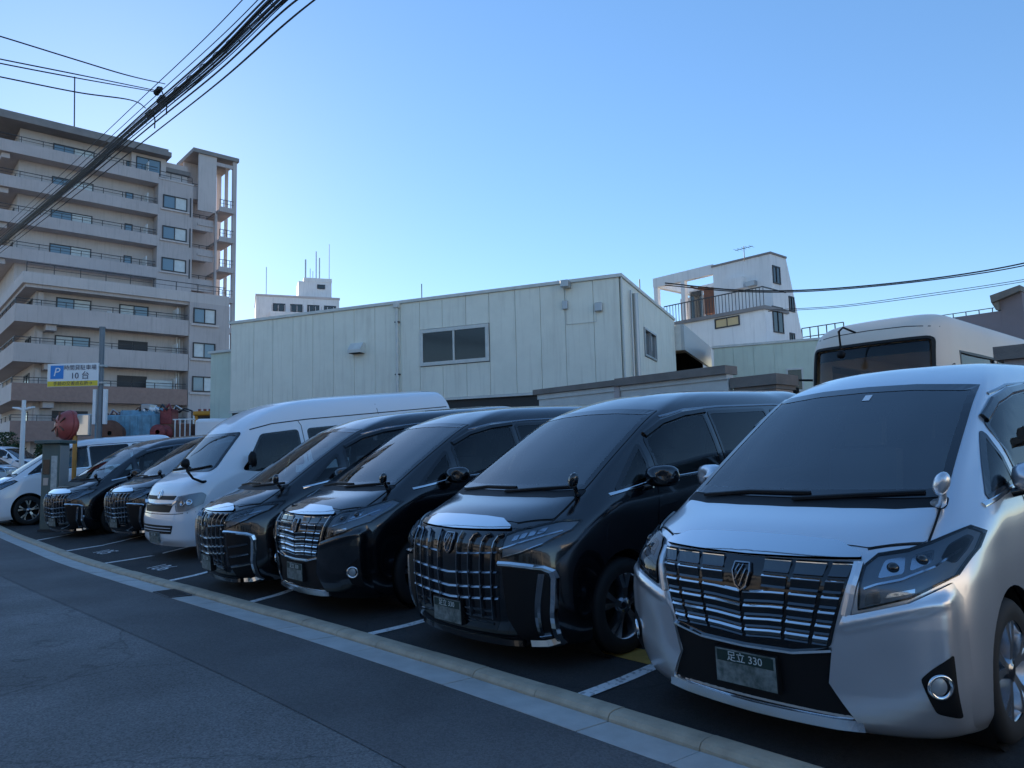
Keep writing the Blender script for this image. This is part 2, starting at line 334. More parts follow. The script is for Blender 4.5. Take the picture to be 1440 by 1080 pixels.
def loft(S, nt=100, nz=72):
    R = [np.array(ring(f, w, yr)) for z, f, w, yr in S]; zs = np.array([s[0] for s in S]); n = len(R[0])
    tq = np.concatenate([np.linspace(0, 6, int(nt*.6), endpoint=False), np.linspace(6, n-1, nt-int(nt*.6))])
    D = np.array([catrom(r, tq) for r in R]); zi = np.unique(pchip(np.arange(len(zs)), zs, np.linspace(0, len(zs)-1, nz))); Gd = pchip(zs, D, zi)
    half = np.concatenate([Gd, np.broadcast_to(zi[:, None, None], Gd.shape[:2]+(1,))], 2); half[:, 0, 0] = 0; half[:, -1, 0] = 0
    L = half.copy(); L[:, :, 0] *= -1; rv = np.concatenate([half, L[:, -2:0:-1]], 1); m = rv.shape[1]; nzz = rv.shape[0]
    V = rv.reshape(-1, 3); F = [(i*m+j, i*m+(j+1) % m, (i+1)*m+(j+1) % m, (i+1)*m+j) for i in range(nzz-1) for j in range(m)]
    # caps: zipper across the mirror line
    for row, flip in ((0, True), (nzz-1, False)):
        o = row*m
        for j in range(m//2):
            a, b_, c, d = j, j+1, (m-j-1) % m, (m-j) % m
            q = []
            for t in (a, b_, c, d):
                if t not in q: q.append(t)
            if len(q) < 3: continue
            q = [o+t for t in q]; F.append(tuple(q[::-1] if flip else q))
    me = bpy.data.meshes.new('body'); me.from_pydata([tuple(p) for p in V], [], F)
    bm = bmesh.new(); bm.from_mesh(me); bmesh.ops.remove_doubles(bm, verts=bm.verts, dist=1e-5); bmesh.ops.recalc_face_normals(bm, faces=bm.faces)
    for f in bm.faces: f.smooth = True
    bm.to_mesh(me); bm.free(); return me
class Surf:
    """charts of a body for laying panels, glass and trim on it"""
    def __init__(s, me):
        s.P = [v.co.copy() for v in me.vertices]; s.N = [v.normal.copy() for v in me.vertices]; s.F = [tuple(p.vertices) for p in me.polygons]
        s.bvh = BVHTree.FromPolygons(s.P, s.F)
    def hit(s, o, d):
        p, n, i, _ = s.bvh.ray_cast(Vector(o), Vector(d))
        if p is None: p, n, i, _ = s.bvh.find_nearest(Vector(o)+Vector(d)*3)
        return s._n(p, i)
    def _n(s, p, i):
        f = s.F[i]; w = poly_3d_calc([s.P[k] for k in f], p); n = Vector((0, 0, 0))
        for k, ww in zip(f, w): n += s.N[k]*ww
        return p, n.normalized()
    def front(s, a, b):
        p, n, i, _ = s.bvh.ray_cast(Vector((a, -3, b)), Vector((0, 1, 0)))
        if p is None or abs(a) > .90:
            p, n, i, _ = s.bvh.find_nearest(Vector((a, .5, b)))
        return s._n(p, i)
    def side(s, a, b): return s.hit((3, a, b), (-1, 0, 0))
    def sideR(s, a, b): return s.hit((-3, a, b), (1, 0, 0))
    def top(s, a, b): return s.hit((a, b, 5), (0, 0, -1))
def rnd(poly, r, n=4):
    out = []; k = len(poly); rr = r if isinstance(r, (list, tuple)) else [r]*k
    for i in range(k):
        p = np.array(poly[i], float); a = np.array(poly[i-1], float)-p; b = np.array(poly[(i+1) % k], float)-p
        la, lb = np.linalg.norm(a), np.linalg.norm(b); d = min(rr[i], la*.45, lb*.45)
        if d < 1e-4: out.append(tuple(p)); continue
        A, B = p+a/la*d, p+b/lb*d
        for j in range(n+1):
            t = j/n; out.append(tuple((1-t)**2*A+2*t*(1-t)*p+t*t*B))
    return out
def patch(chart, poly, off=.004, step=.04, depth=.012, m='chrome', name='panel'):
    """panel of the outline poly laid on the body: proud by off, with a rim going back by depth"""
    bm = bmesh.new(); vs_ = [bm.verts.new((p[0], p[1], 0)) for p in poly]; f = bm.faces.new(vs_); bmesh.ops.triangulate(bm, faces=[f])
    for ax in (0, 1):
        lo = min(p[ax] for p in poly); hi = max(p[ax] for p in poly); k = max(1, int((hi-lo)/step))
        for j in range(1, k+1):
            co = [0, 0, 0]; no = [0, 0, 0]; co[ax] = lo+(hi-lo)*j/(k+1); no[ax] = 1
            bmesh.ops.bisect_plane(bm, geom=list(bm.verts)+list(bm.edges)+list(bm.faces), plane_co=co, plane_no=no)
    bmesh.ops.remove_doubles(bm, verts=bm.verts, dist=1e-5); bm.verts.index_update()
    V = []; N = []; F = []; fo = off if callable(off) else (lambda a, b: off)
    for v in bm.verts:
        p, n = chart(v.co.x, v.co.y); V.append(p+n*fo(v.co.x, v.co.y))
        if callable(off):
            D = lambda a, b: (lambda q: q[0]+q[1]*fo(a, b))(chart(a, b)); e = .006
            m_ = (D(v.co.x+e, v.co.y)-D(v.co.x-e, v.co.y)).cross(D(v.co.x, v.co.y+e)-D(v.co.x, v.co.y-e))
            if m_.length > 1e-9: m_.normalize(); n = m_ if m_.dot(n) > 0 else -m_
        N.append(n)
    for f in bm.faces: F.append([v.index for v in f.verts])
    # orientation
    s = 0
    for f in F[:40]:
        nn = (V[f[1]]-V[f[0]]).cross(V[f[2]]-V[f[0]]); s += nn.dot(N[f[0]])
    if s < 0: F = [f[::-1] for f in F]
    base_n = len(V); rim = {}
    bd = [e for e in bm.edges if len(e.link_faces) == 1]
    cen = sum((V[i] for i in range(base_n)), Vector())/base_n
    for e in bd:
        a, b = e.verts[0].index, e.verts[1].index; q = []
        t = (V[b]-V[a]).normalized(); nr = t.cross(N[a]).normalized()
        if nr.dot(V[a]-cen) < 0: nr = -nr
        k0 = len(V)
        for i in (a, b): V.append(V[i].copy()); N.append(nr)
        for i in (b, a): V.append(V[i]-N[i]*depth); N.append(nr)
        F.append([k0, k0+1, k0+2, k0+3])
    bm.free()
    me = bpy.data.meshes.new(name); me.from_pydata([tuple(v) for v in V], [], F); me.polygons.foreach_set('use_smooth', [True]*len(F))
    me.normals_split_custom_set_from_vertices([tuple(n) for n in N]); me.materials.append(MT[m]); return me
def sweep(chart, path, sec, m, name='trim', step=.03, closed=True):
    """section sec [(out, across)] swept along path in chart coordinates"""
    P = [np.array(path[0], float)]
    for a, b in zip(path[:-1], path[1:]):
        a = np.array(a, float); b = np.array(b, float); k = max(1, int(np.linalg.norm(b-a)/step))
        for j in range(1, k+1): P.append(a+(b-a)*j/k)
    V = []; F = []; k = len(sec); n = len(P)
    for i, p in enumerate(P):
        t = P[min(i+1, n-1)]-P[max(i-1, 0)]; t = t/np.linalg.norm(t); q = np.array([-t[1], t[0]])
        for o, w in sec:
            pp, nn = chart(*(p+q*w)); V.append(pp+nn*o)
    for i in range(n-1):
        for j in range(k if closed else k-1): F.append((i*k+j, i*k+(j+1) % k, (i+1)*k+(j+1) % k, (i+1)*k+j))
    if closed: F += [tuple(range(k))[::-1], tuple((n-1)*k+j for j in range(k))]
    b = MB(); b.add(V, F); return b.mesh(name, m)
def box_sec(w, h): return [(-.01, -w/2), (h*.6, -w/2), (h, -w*.3), (h, w*.3), (h*.6, w/2), (-.01, w/2)]
class Proto:
    """parts of one kind of vehicle; place() makes a separate copy of the thing and of each part"""
    def __init__(s): s.parts = []; s.cache = {}
    def add(s, name, me, parent=None, paint=False): s.parts.append((name, me, parent, paint)); return len(s.parts)-1
    def place(s, name, loc, rz, rx, paint, skip=()):
        root = empty(name, loc, rz, rx); objs = []
        for i, (n, me, par, pt) in enumerate(s.parts):
            if n in skip or (par is not None and objs[par] is None): objs.append(None); continue
            if pt and paint != me.materials[0].name:
                key = (i, paint)
                if key not in s.cache: c = me.copy(); c.materials[0] = MT[paint]; s.cache[key] = c
                me = s.cache[key]
            objs.append(link(n, me, root if par is None else objs[par]))
        return root
def shell(me, t=.035):
    """hollow the body: outer skin minus the same skin moved inwards"""
    c = me.copy(); ns = [v.normal.copy() for v in me.vertices]
    for v, n in zip(c.vertices, ns): v.co = v.co-n*t
    c.materials.clear(); c.materials.append(MT['cabin_dark']); me.materials.clear(); me.materials.append(MT['paint_black']); return cut(me, c)
def window_cutter(ws, sides, ya=-.6, yb=2.4, xa=.45):
    b = MB(); b.prism(ws, lambda x, z: np.array([x, ya, z]), np.array([0, yb-ya, 0]))
    for p in sides:
        for s in (1, -1): b.prism(p, lambda y, z: np.array([s*xa, y, z]), np.array([s*.8, 0, 0]))
    me = b.mesh('c', 'gloss_black'); return me
def cut(me, cutter, extra=()):
    """boolean difference, evaluated to a plain mesh"""
    A = bpy.data.objects.new('a', me); B = bpy.data.objects.new('b', cutter); col.objects.link(A); col.objects.link(B)
    md = A.modifiers.new('c', 'BOOLEAN'); md.operation = 'DIFFERENCE'; md.object = B; md.solver = 'EXACT'; md.material_mode = 'TRANSFER'
    dg = bpy.context.evaluated_depsgraph_get(); r = bpy.data.meshes.new_from_object(A.evaluated_get(dg))
    bpy.data.objects.remove(A); bpy.data.objects.remove(B); return r
def hard_edges(me, ang=38):
    bm = bmesh.new(); bm.from_mesh(me)
    for e in bm.edges: e.smooth = not (len(e.link_faces) == 2 and e.calc_face_angle(0) > math.radians(ang))
    for f in bm.faces: f.smooth = True
    bm.to_mesh(me); bm.free(); return me

def wheel_meshes(R=.345, W=.225, rr=.245, dark=False, style=0):
    t = MB(); t.lathe([(rr-.012, -W*.46), (rr+.02, -W*.5), (R-.03, -W*.5), (R-.006, -W*.40), (R, -W*.3), (R, W*.3), (R-.006, W*.40), (R-.03, W*.5), (rr+.02, W*.5), (rr-.012, W*.46)], ax='x', n=44)
    r = MB(); r.lathe([(rr-.03, -W*.4), (rr-.02, W*.36), (rr-.004, W*.47), (rr+.004, W*.45), (rr-.002, W*.4)], ax='x', n=44)
    # spokes
    for k in range(5):
        for s in (-1, 1):
            a0 = 2*math.pi*k/5+.3+s*.05; a1 = 2*math.pi*k/5+.3+s*.20
            pts = []
            for rad, ang, w in ((.035, a0, .024), (.13, (a0*.65+a1*.35), .020), (rr-.012, a1, .030)):
                pts.append((rad, ang, w))
            V = []
            for (rad, ang, w) in pts:
                for dx, sg in ((W*.20, -1), (W*.46, -.75), (W*.46, .75), (W*.20, 1)):
                    dd = .012*(1-(rad/rr))
                    V.append((dx-dd if rad < .1 else dx, rad*math.cos(ang)-sg*w*math.sin(ang), rad*math.sin(ang)+sg*w*math.cos(ang)))
            F = [(i*4+j, i*4+(j+1) % 4, (i+1)*4+(j+1) % 4, (i+1)*4+j) for i in range(2) for j in range(4)]
            r.add(V, F)
    h = MB(); h.lathe([(.0, W*.455), (.026, W*.452), (.030, W*.43), (.060, W*.42), (.07, W*.2)], ax='x', n=24)
    d = MB(); d.lathe([(0, W*.02), (.15, W*.02), (.16, -W*.05), (rr-.03, -W*.1)], ax='x', n=32)
    return t.mesh('tyre', 'rubber'), r.mesh('rim', 'rim_metal'), h.mesh('hub_cap', 'dark_chrome'), d.mesh('brake_disc', 'liner')
def moved(me, T, flip=False):
    c = me.copy(); M = Matrix.Translation(T)
    if flip: M = M @ Matrix.Rotation(math.pi, 4, 'Z')
    c.transform(M); return c
def add_wheels(pr, xs, ys, z, R, W, rr):
    ws = wheel_meshes(R, W, rr)
    for yy in ys:
        for sx in (1, -1):
            T = (sx*xs, yy, z); i = pr.add('wheel', moved(ws[0], T, sx < 0))
            for nm, me in zip(('rim', 'hub_cap', 'brake_disc'), ws[1:]): pr.add(nm, moved(me, T, sx < 0), i)
def arch_cutter(xs, ys, z, R, W):
    b = MB()
    for yy in ys:
        for sx in (1, -1): b.lathe([(0, -.36), (R, -.36), (R, .36), (0, .36)], (sx*(xs+.10), yy, z), 'x', 40, False)
    me = b.mesh('c', 'liner'); bm = bmesh.new(); bm.from_mesh(me); bmesh.ops.remove_doubles(bm, verts=bm.verts, dist=1e-5); bmesh.ops.recalc_face_normals(bm, faces=bm.faces); bm.to_mesh(me); bm.free(); return me
def add_liners(pr, xs, ys, z, R):
    for yy in ys:
        for sx in (1, -1):
            b = MB(); b.lathe([(0, -.24), (R-.004, -.24), (R-.004, .20 if sx > 0 else .2)], (0, 0, 0), 'x', 40, True)
            pr.add('wheel_arch_liner', moved(b.mesh('wheel_arch_liner', 'liner'), (sx*(xs-.02), yy, z), sx < 0))
def disc_on(chart, a, b, prof, m, name, n=28):
    """lathe standing on the body at chart point (a,b), axis along the normal"""
    p, nn = chart(a, b); me = MB().lathe(prof, n=n).mesh(name, m)
    q = nn.to_track_quat('Z', 'Y').to_matrix().to_4x4(); me.transform(Matrix.Translation(p) @ q); return me
def mir(poly): return [(-a, b) for a, b in poly]

# ------------------------------------------------------------------ large minivan (two front ends)
MINI = [
(.17, [(0,.13),(.3,.15),(.55,.20),(.74,.31),(.84,.48),(.87,.65)], (.88,.86), 4.84),
(.26, [(0,.03),(.3,.045),(.55,.095),(.76,.215),(.88,.40),(.91,.60)], (.915,.89), 4.91),
(.45, [(0,.01),(.3,.018),(.55,.058),(.77,.160),(.892,.345),(.922,.58)], (.925,.90), 4.93),
(.65, [(0,.0),(.3,.010),(.55,.052),(.77,.155),(.892,.345),(.922,.60)], (.925,.90), 4.935),
(.85, [(0,.015),(.3,.024),(.55,.070),(.77,.182),(.887,.40),(.917,.64)], (.92,.895), 4.91),
(.95, [(0,.065),(.3,.08),(.54,.135),(.765,.27),(.875,.48),(.91,.70)], (.918,.89), 4.89),
(1.02, [(0,.15),(.3,.17),(.54,.23),(.755,.38),(.86,.57),(.905,.76)], (.915,.885), 4.88),
(1.09, [(0,.285),(.3,.31),(.55,.39),(.745,.535),(.85,.70),(.895,.87)], (.91,.88), 4.87),
(1.165, [(0,.55),(.3,.57),(.55,.615),(.74,.68),(.82,.80),(.87,.98)], (.90,.87), 4.86),
(1.35, [(0,.87),(.3,.89),(.52,.93),(.705,.99),(.77,1.12),(.82,1.32)], (.86,.835), 4.82),
(1.55, [(0,1.22),(.3,1.24),(.5,1.28),(.67,1.345),(.725,1.47),(.765,1.68)], (.80,.78), 4.77),
(1.72, [(0,1.54),(.28,1.56),(.47,1.60),(.645,1.67),(.69,1.79),(.715,2.0)], (.74,.72), 4.70),
(1.80, [(0,1.70),(.26,1.72),(.45,1.77),(.61,1.86),(.652,1.98),(.672,2.18)], (.70,.68), 4.64),
(1.88, [(0,1.92),(.24,1.95),(.40,2.02),(.545,2.13),(.59,2.28),(.61,2.5)], (.635,.61), 4.56),
(1.94, [(0,2.20),(.2,2.25),(.34,2.33),(.45,2.46),(.49,2.62),(.51,2.8)], (.52,.49), 4.42),
(1.97, [(0,2.7),(.1,2.72),(.18,2.78),(.24,2.85),(.27,2.95),(.28,3.1)], (.29,.28), 4.1)]
WX, WY, WZ, WR = .795, (.93, 3.93), .345, .345
mini_raw = loft(MINI); MS = Surf(mini_raw)
def rin(poly, k):
    """outline pulled in by k"""
    P = np.array(poly, float); A = .5*sum(P[i-1][0]*P[i][1]-P[i][0]*P[i-1][1] for i in range(len(P))); out = []
    for i in range(len(P)):
        e1 = P[i]-P[i-1]; e2 = P[(i+1) % len(P)]-P[i]; e1 = e1/(np.linalg.norm(e1)+1e-9); e2 = e2/(np.linalg.norm(e2)+1e-9)
        n = np.array([-e1[1], e1[0]])+np.array([-e2[1], e2[0]]); n = n/(np.linalg.norm(n)+1e-9)*(1 if A > 0 else -1); out.append(tuple(P[i]+n*k))
    return out
WS = [(-.715,1.215),(-.5,1.212),(0,1.21),(.5,1.212),(.715,1.215),(.622,1.762),(.3,1.79),(0,1.797),(-.3,1.79),(-.622,1.762)]
SWIN = [rnd([(.955,1.182),(1.36,1.232),(1.385,1.50)], .02), rnd([(1.47,1.245),(1.475,1.545),(1.72,1.655),(2.05,1.715),(2.33,1.735),(2.34,1.255)], .04),
        rnd([(2.42,1.255),(2.41,1.74),(3.36,1.745),(3.40,1.26)], .04), rnd([(3.49,1.26),(3.47,1.74),(4.20,1.72),(4.42,1.50),(4.40,1.33)], .06)]
mini_body = cut(shell(mini_raw), window_cutter(rin(WS, .012), [rin([(.955,1.182),(1.36,1.232),(1.385,1.50)], .016)]+[rin(p, .012) for p in SWIN[1:]]))
mini_body = hard_edges(cut(mini_body, arch_cutter(WX, WY, WZ+.015, .395, .3)))
F_, S_, R_, T_ = MS.front, MS.side, MS.sideR, MS.top
def side_pair(pr, poly, m, name, off=.004, step=.1, depth=.008, paint=False, parent=None):
    return [pr.add(name, patch(c, poly, off, step, depth, m, name), parent, paint) for c in (S_, R_)]
def cabin(pr, xd, ys, zd, yd):
    """dashboard, seats and wheel seen through the glass (driver on the car's right)"""
    b = MB(); b.prism([(yd+.25,.7),(yd+.30,zd+.08),(yd+.52,zd+.13),(yd+.80,zd+.12),(yd+.95,zd+.0),(yd+.98,.7)], lambda y, z: np.array([-.74, y, z]), np.array([1.48, 0, 0])); pr.add('dashboard', b.mesh('dashboard', 'cabin_dark'))
    for k, yy in enumerate((ys, ys+1.05, ys+2.0)):
        for sx in (-.40, .40):
            b = MB(); b.box((sx-.26, yy-.1, .45), (sx+.26, yy+.45, .80)); b.prism([(yy+.40,.75),(yy+.52,.75),(yy+.66,1.36),(yy+.54,1.38)], lambda y, z: np.array([sx-.25, y, z]), np.array([.5, 0, 0]))
            b.prism([(yy+.56,1.40),(yy+.65,1.40),(yy+.70,1.60),(yy+.61,1.61)], lambda y, z: np.array([sx-.14, y, z]), np.array([.28, 0, 0])); pr.add('seat', b.mesh('seat', 'seat_grey'))
    me = MB().lathe([(.17,-.014),(.19,0),(.17,.014),(.158,0),(.17,-.014)], n=28).mesh('steering_wheel', 'black_plastic'); me.transform(Matrix.Translation((xd, yd+1.06, zd+.06)) @ Matrix.Rotation(-1.15, 4, 'X')); s = pr.add('steering_wheel', me)
    b = MB(); b.tube([(xd, yd+.95, zd-.02), (xd, yd+1.05, zd+.06)], .05, 10); pr.add('steering_hub', b.mesh('steering_hub', 'black_plastic'), s)
    b = MB(); b.box((-.12, ys-.42, 1.58), (.12, ys-.39, 1.65)); pr.add('rear_view_mirror', b.mesh('rear_view_mirror', 'black_plastic'))
def minivan(kind):
    pr = Proto(); body = pr.add('body', mini_body, None, True)
    add_wheels(pr, WX, WY, WZ, WR, .225, .247); add_liners(pr, WX-.1, WY, WZ+.015, .40)
    # hood, windshield, cowl
    hood = [(-.55,.225),(-.3,.178),(0,.158),(.3,.178),(.55,.225),(.745,.39),(.72,.655),(.55,.58),(.3,.535),(0,.515),(-.3,.535),(-.55,.58),(-.72,.655),(-.745,.39)]
    pr.add('hood', patch(T_, rnd(hood, .02), .0045, .05, .006, 'paint_black', 'hood'), None, True)
    for s in (1, -1):
        pr.add('hood_seam', sweep(T_, [(s*a, b) for a, b in [(.55,.217),(.753,.385),(.728,.66)]], [(.0012,-.005),(.0012,.005)], 'liner', 'hood_seam', .03, False))
    ws = [(-.715,1.215),(-.5,1.212),(0,1.21),(.5,1.212),(.715,1.215),(.622,1.762),(.3,1.79),(0,1.797),(-.3,1.79),(-.622,1.762)]
    sur = [(-.752,1.155),(-.5,1.155),(0,1.155),(.5,1.155),(.752,1.155),(.652,1.785),(.3,1.808),(0,1.814),(-.3,1.808),(-.652,1.785)]
    w = pr.add('windshield', patch(F_, rnd(ws, .05), .005, .035, .003, 'auto_glass', 'windshield'))
    pr.add('windshield_surround', sweep(F_, rin(WS, -.004)+[rin(WS, -.004)[0]], [(.0005,-.012),(.0075,-.012),(.0075,.026),(.0005,.026)], 'gloss_black', 'windshield_surround', .05), w)
    pr.add('cowl', patch(F_, rnd([(-.752,1.155),(.752,1.155),(.745,1.205),(-.745,1.205)], .02), .003, .05, .008, 'black_plastic', 'cowl'))
    cabin(pr, -.37, 1.95, 1.02, .40)
    if kind == 'A':
        pr.add('sticker', patch(F_, [(.03,1.72),(.075,1.72),(.075,1.755),(.03,1.755)], .008, .02, .002, 'sign_white', 'sticker'), w)
    for path in ([(-.62,1.185),(-.3,1.212),(.08,1.212)], [(.0,1.185),(.35,1.205),(.64,1.218)]):
        pr.add('wiper', sweep(F_, path, [(.010,-.006),(.022,-.003),(.022,.003),(.010,.006)], 'black_plastic', 'wiper'), w)
    # side glass, belt trim, doors
    for k, p in enumerate(SWIN):
        ids = side_pair(pr, p, 'front_side_glass' if k < 2 else 'side_glass', 'side_window', .002, depth=.003)
        for c, i in zip((S_, R_), ids): pr.add('window_frame', sweep(c, list(p)+[p[0]], [(.0005,-.016),(.005,-.016),(.005,.014),(.0005,.014)], 'gloss_black', 'window_frame', .08), i)
    for c in (S_, R_):
        pr.add('belt_trim', sweep(c, [(.87,1.155),(1.4,1.218),(2.0,1.236),(3.2,1.238),(4.4,1.27)], box_sec(.022, .008), 'chrome', 'belt_trim', .08))
        pr.add('window_visor', sweep(c, [(1.50,1.575),(1.74,1.672),(2.05,1.73),(2.36,1.752)], box_sec(.05, .02), 'gloss_black', 'window_visor', .06))
        pr.add('drip_trim', sweep(c, [(1.75,1.72),(2.1,1.772),(2.6,1.79),(3.6,1.79),(4.3,1.765)], box_sec(.016, .006), 'dark_chrome', 'drip_trim', .08))
    fd = [(1.42,.25),(2.36,.25),(2.375,1.225),(1.9,1.218),(1.42,1.205),(1.34,.85)]
    sdn = [(2.39,.25),(3.42,.25),(3.44,.85),(3.42,1.228),(2.385,1.228)]
    for poly, hy in ((fd, 2.2), (sdn, 2.55)):
        for c, i in zip((S_, R_), side_pair(pr, rnd(poly, .03), 'paint_black', 'door', .0035, .09, .006, True)):
            pr.add('handle', sweep(c, [(hy-.09,1.02),(hy+.09,1.025)], [(0,-.014),(.03,-.01),(.036,.004),(.0,.016)], 'chrome', 'handle'), i)
    pr.add('sill_skirt', sweep(S_, [(1.42,.225),(3.42,.225)], box_sec(.05, .012), 'paint_black', 'sill_skirt', .1), None, True)
    # door mirrors and the small blind-spot mirror on the left fender
    for s in (1, -1):
        b = MB(); V = []; F = []; n = 14; rows = 9
        for i in range(rows):
            ph = -math.pi/2+math.pi*i/(rows-1)
            for j in range(n):
                th = 2*math.pi*j/n; cx = math.copysign(abs(math.cos(th))**.7, math.cos(th)); sz = math.copysign(abs(math.sin(th))**.7, math.sin(th)); k = math.cos(ph)**.55 if i not in (0, rows-1) else 0
                V.append((s*(1.00+.125*cx*k), 1.33+.075*math.sin(ph)+.03*cx, 1.26+.085*sz*k))
        for i in range(rows-1):
            for j in range(n): F.append((i*n+j, i*n+(j+1) % n, (i+1)*n+(j+1) % n, (i+1)*n+j))
        b.add(V, F, True); mi = pr.add('door_mirror', b.mesh('door_mirror', 'paint_black'), None, True)
        b = MB(); b.tube([(s*.84, 1.27, 1.17), (s*.93, 1.30, 1.19)], [.028, .022], 8); pr.add('mirror_stalk', b.mesh('mirror_stalk', 'gloss_black'), mi)
    b = MB(); b.tube([(.70,.69,1.17),(.745,.64,1.19),(.762,.61,1.225),(.765,.60,1.25)], [.030,.022,.018,.016], 10)
    fm = pr.add('fender_mirror', b.mesh('fender_mirror', 'paint_black'), None, True)
    b = MB(); b.lathe([(.001,-.034),(.030,-.030),(.046,-.014),(.050,.008),(.046,.022),(.001,.026)], ax='y', n=18); me = b.mesh('mirror_head', 'paint_black')
    me.transform(Matrix.Translation((.768,.585,1.285)) @ Matrix.Rotation(.35, 4, 'Y') @ Matrix.Diagonal((.72, 1.0, 1.22, 1))); pr.add('mirror_head', me, fm, True)
    # chrome bar over the grille
    bar = [(-.545,.972),(-.3,.966),(0,.962),(.3,.966),(.545,.972),(.53,.992),(.42,1.032),(.25,1.043),(0,1.047),(-.25,1.043),(-.42,1.032),(-.53,.992)]
    pr.add('grille_crown', patch(F_, rnd(bar, .012), .018, .03, .025, 'chrome', 'grille_crown'))
    # rear lamp + rear glass so that the car is whole from other sides
    for s in (1, -1):
        b = MB(); b.box((s*.62, 4.86, .95), (s*.86, 4.80, 1.45)); pr.add('tail_lamp', b.mesh('tail_lamp', 'hose_red'))
    if kind == 'A': front_a(pr)
    elif kind == 'B': front_b(pr, False)
    elif kind == 'C': front_b(pr, True)
    else: front_plain(pr)
    return pr
BAR = [(-.004,.002),(.016,-.004),(.022,-.011),(.012,-.046),(-.004,-.05)]
def plate(pr, z, m='plate_green', x0=0., tilt=0):
    p, n = F_(x0, z); y = p.y-.03
    b = MB(); b.box((x0-.165, y-.004, z-.0825), (x0+.165, y+.02, z+.0825)); i = pr.add('license_plate', b.mesh('license_plate', m))
    b = MB(); b.box((x0-.172, y, z-.09), (x0+.172, y+.05, z+.09)); pr.add('plate_bracket', b.mesh('plate_bracket', 'black_plastic'), i)
    b = MB(); b.box((x0-.155, y-.0055, z+.022), (x0+.155, y-.003, z+.076)); pr.add('plate_band', b.mesh('plate_band', 'plate_plain'), i)
    me = text_mesh('足立 330', .052, 'plate_letter', 'lettering', .0006); frame_mesh(me, (x0, y-.0066, z+.048), (1, 0, 0), (0, 0, 1), (0, -1, 0)); pr.add('lettering', me, i)
def emblem(pr, z, s, par=None):
    pts = [(-.042,.06),(.042,.06),(.05,.02),(.03,-.045),(0,-.07),(-.03,-.045),(-.05,.02),(-.042,.06)]
    i = pr.add('emblem', patch(F_, [(a*s*1.15, z+b*s*1.1) for a, b in pts[:-1]], .012, .03, .02, 'gloss_black', 'emblem'), par)
    pr.add('emblem_ring', sweep(F_, [(a*s, z+b*s) for a, b in pts], [(.012,-.006),(.022,-.003),(.022,.003),(.012,.006)], 'dark_chrome', 'emblem_ring', .02), i if par is None else par)
    for q in ([(-.028,-.02),(.012,.05)], [(-.004,-.05),(.03,.03)], [(-.03,.02),(-.012,.05)]):
        pr.add('emblem_bar', sweep(F_, [(a*s, z+b*s) for a, b in q], [(.014,-.006),(.026,-.002),(.026,.002),(.014,.006)], 'dark_chrome', 'emblem_bar', .02), i if par is None else par)
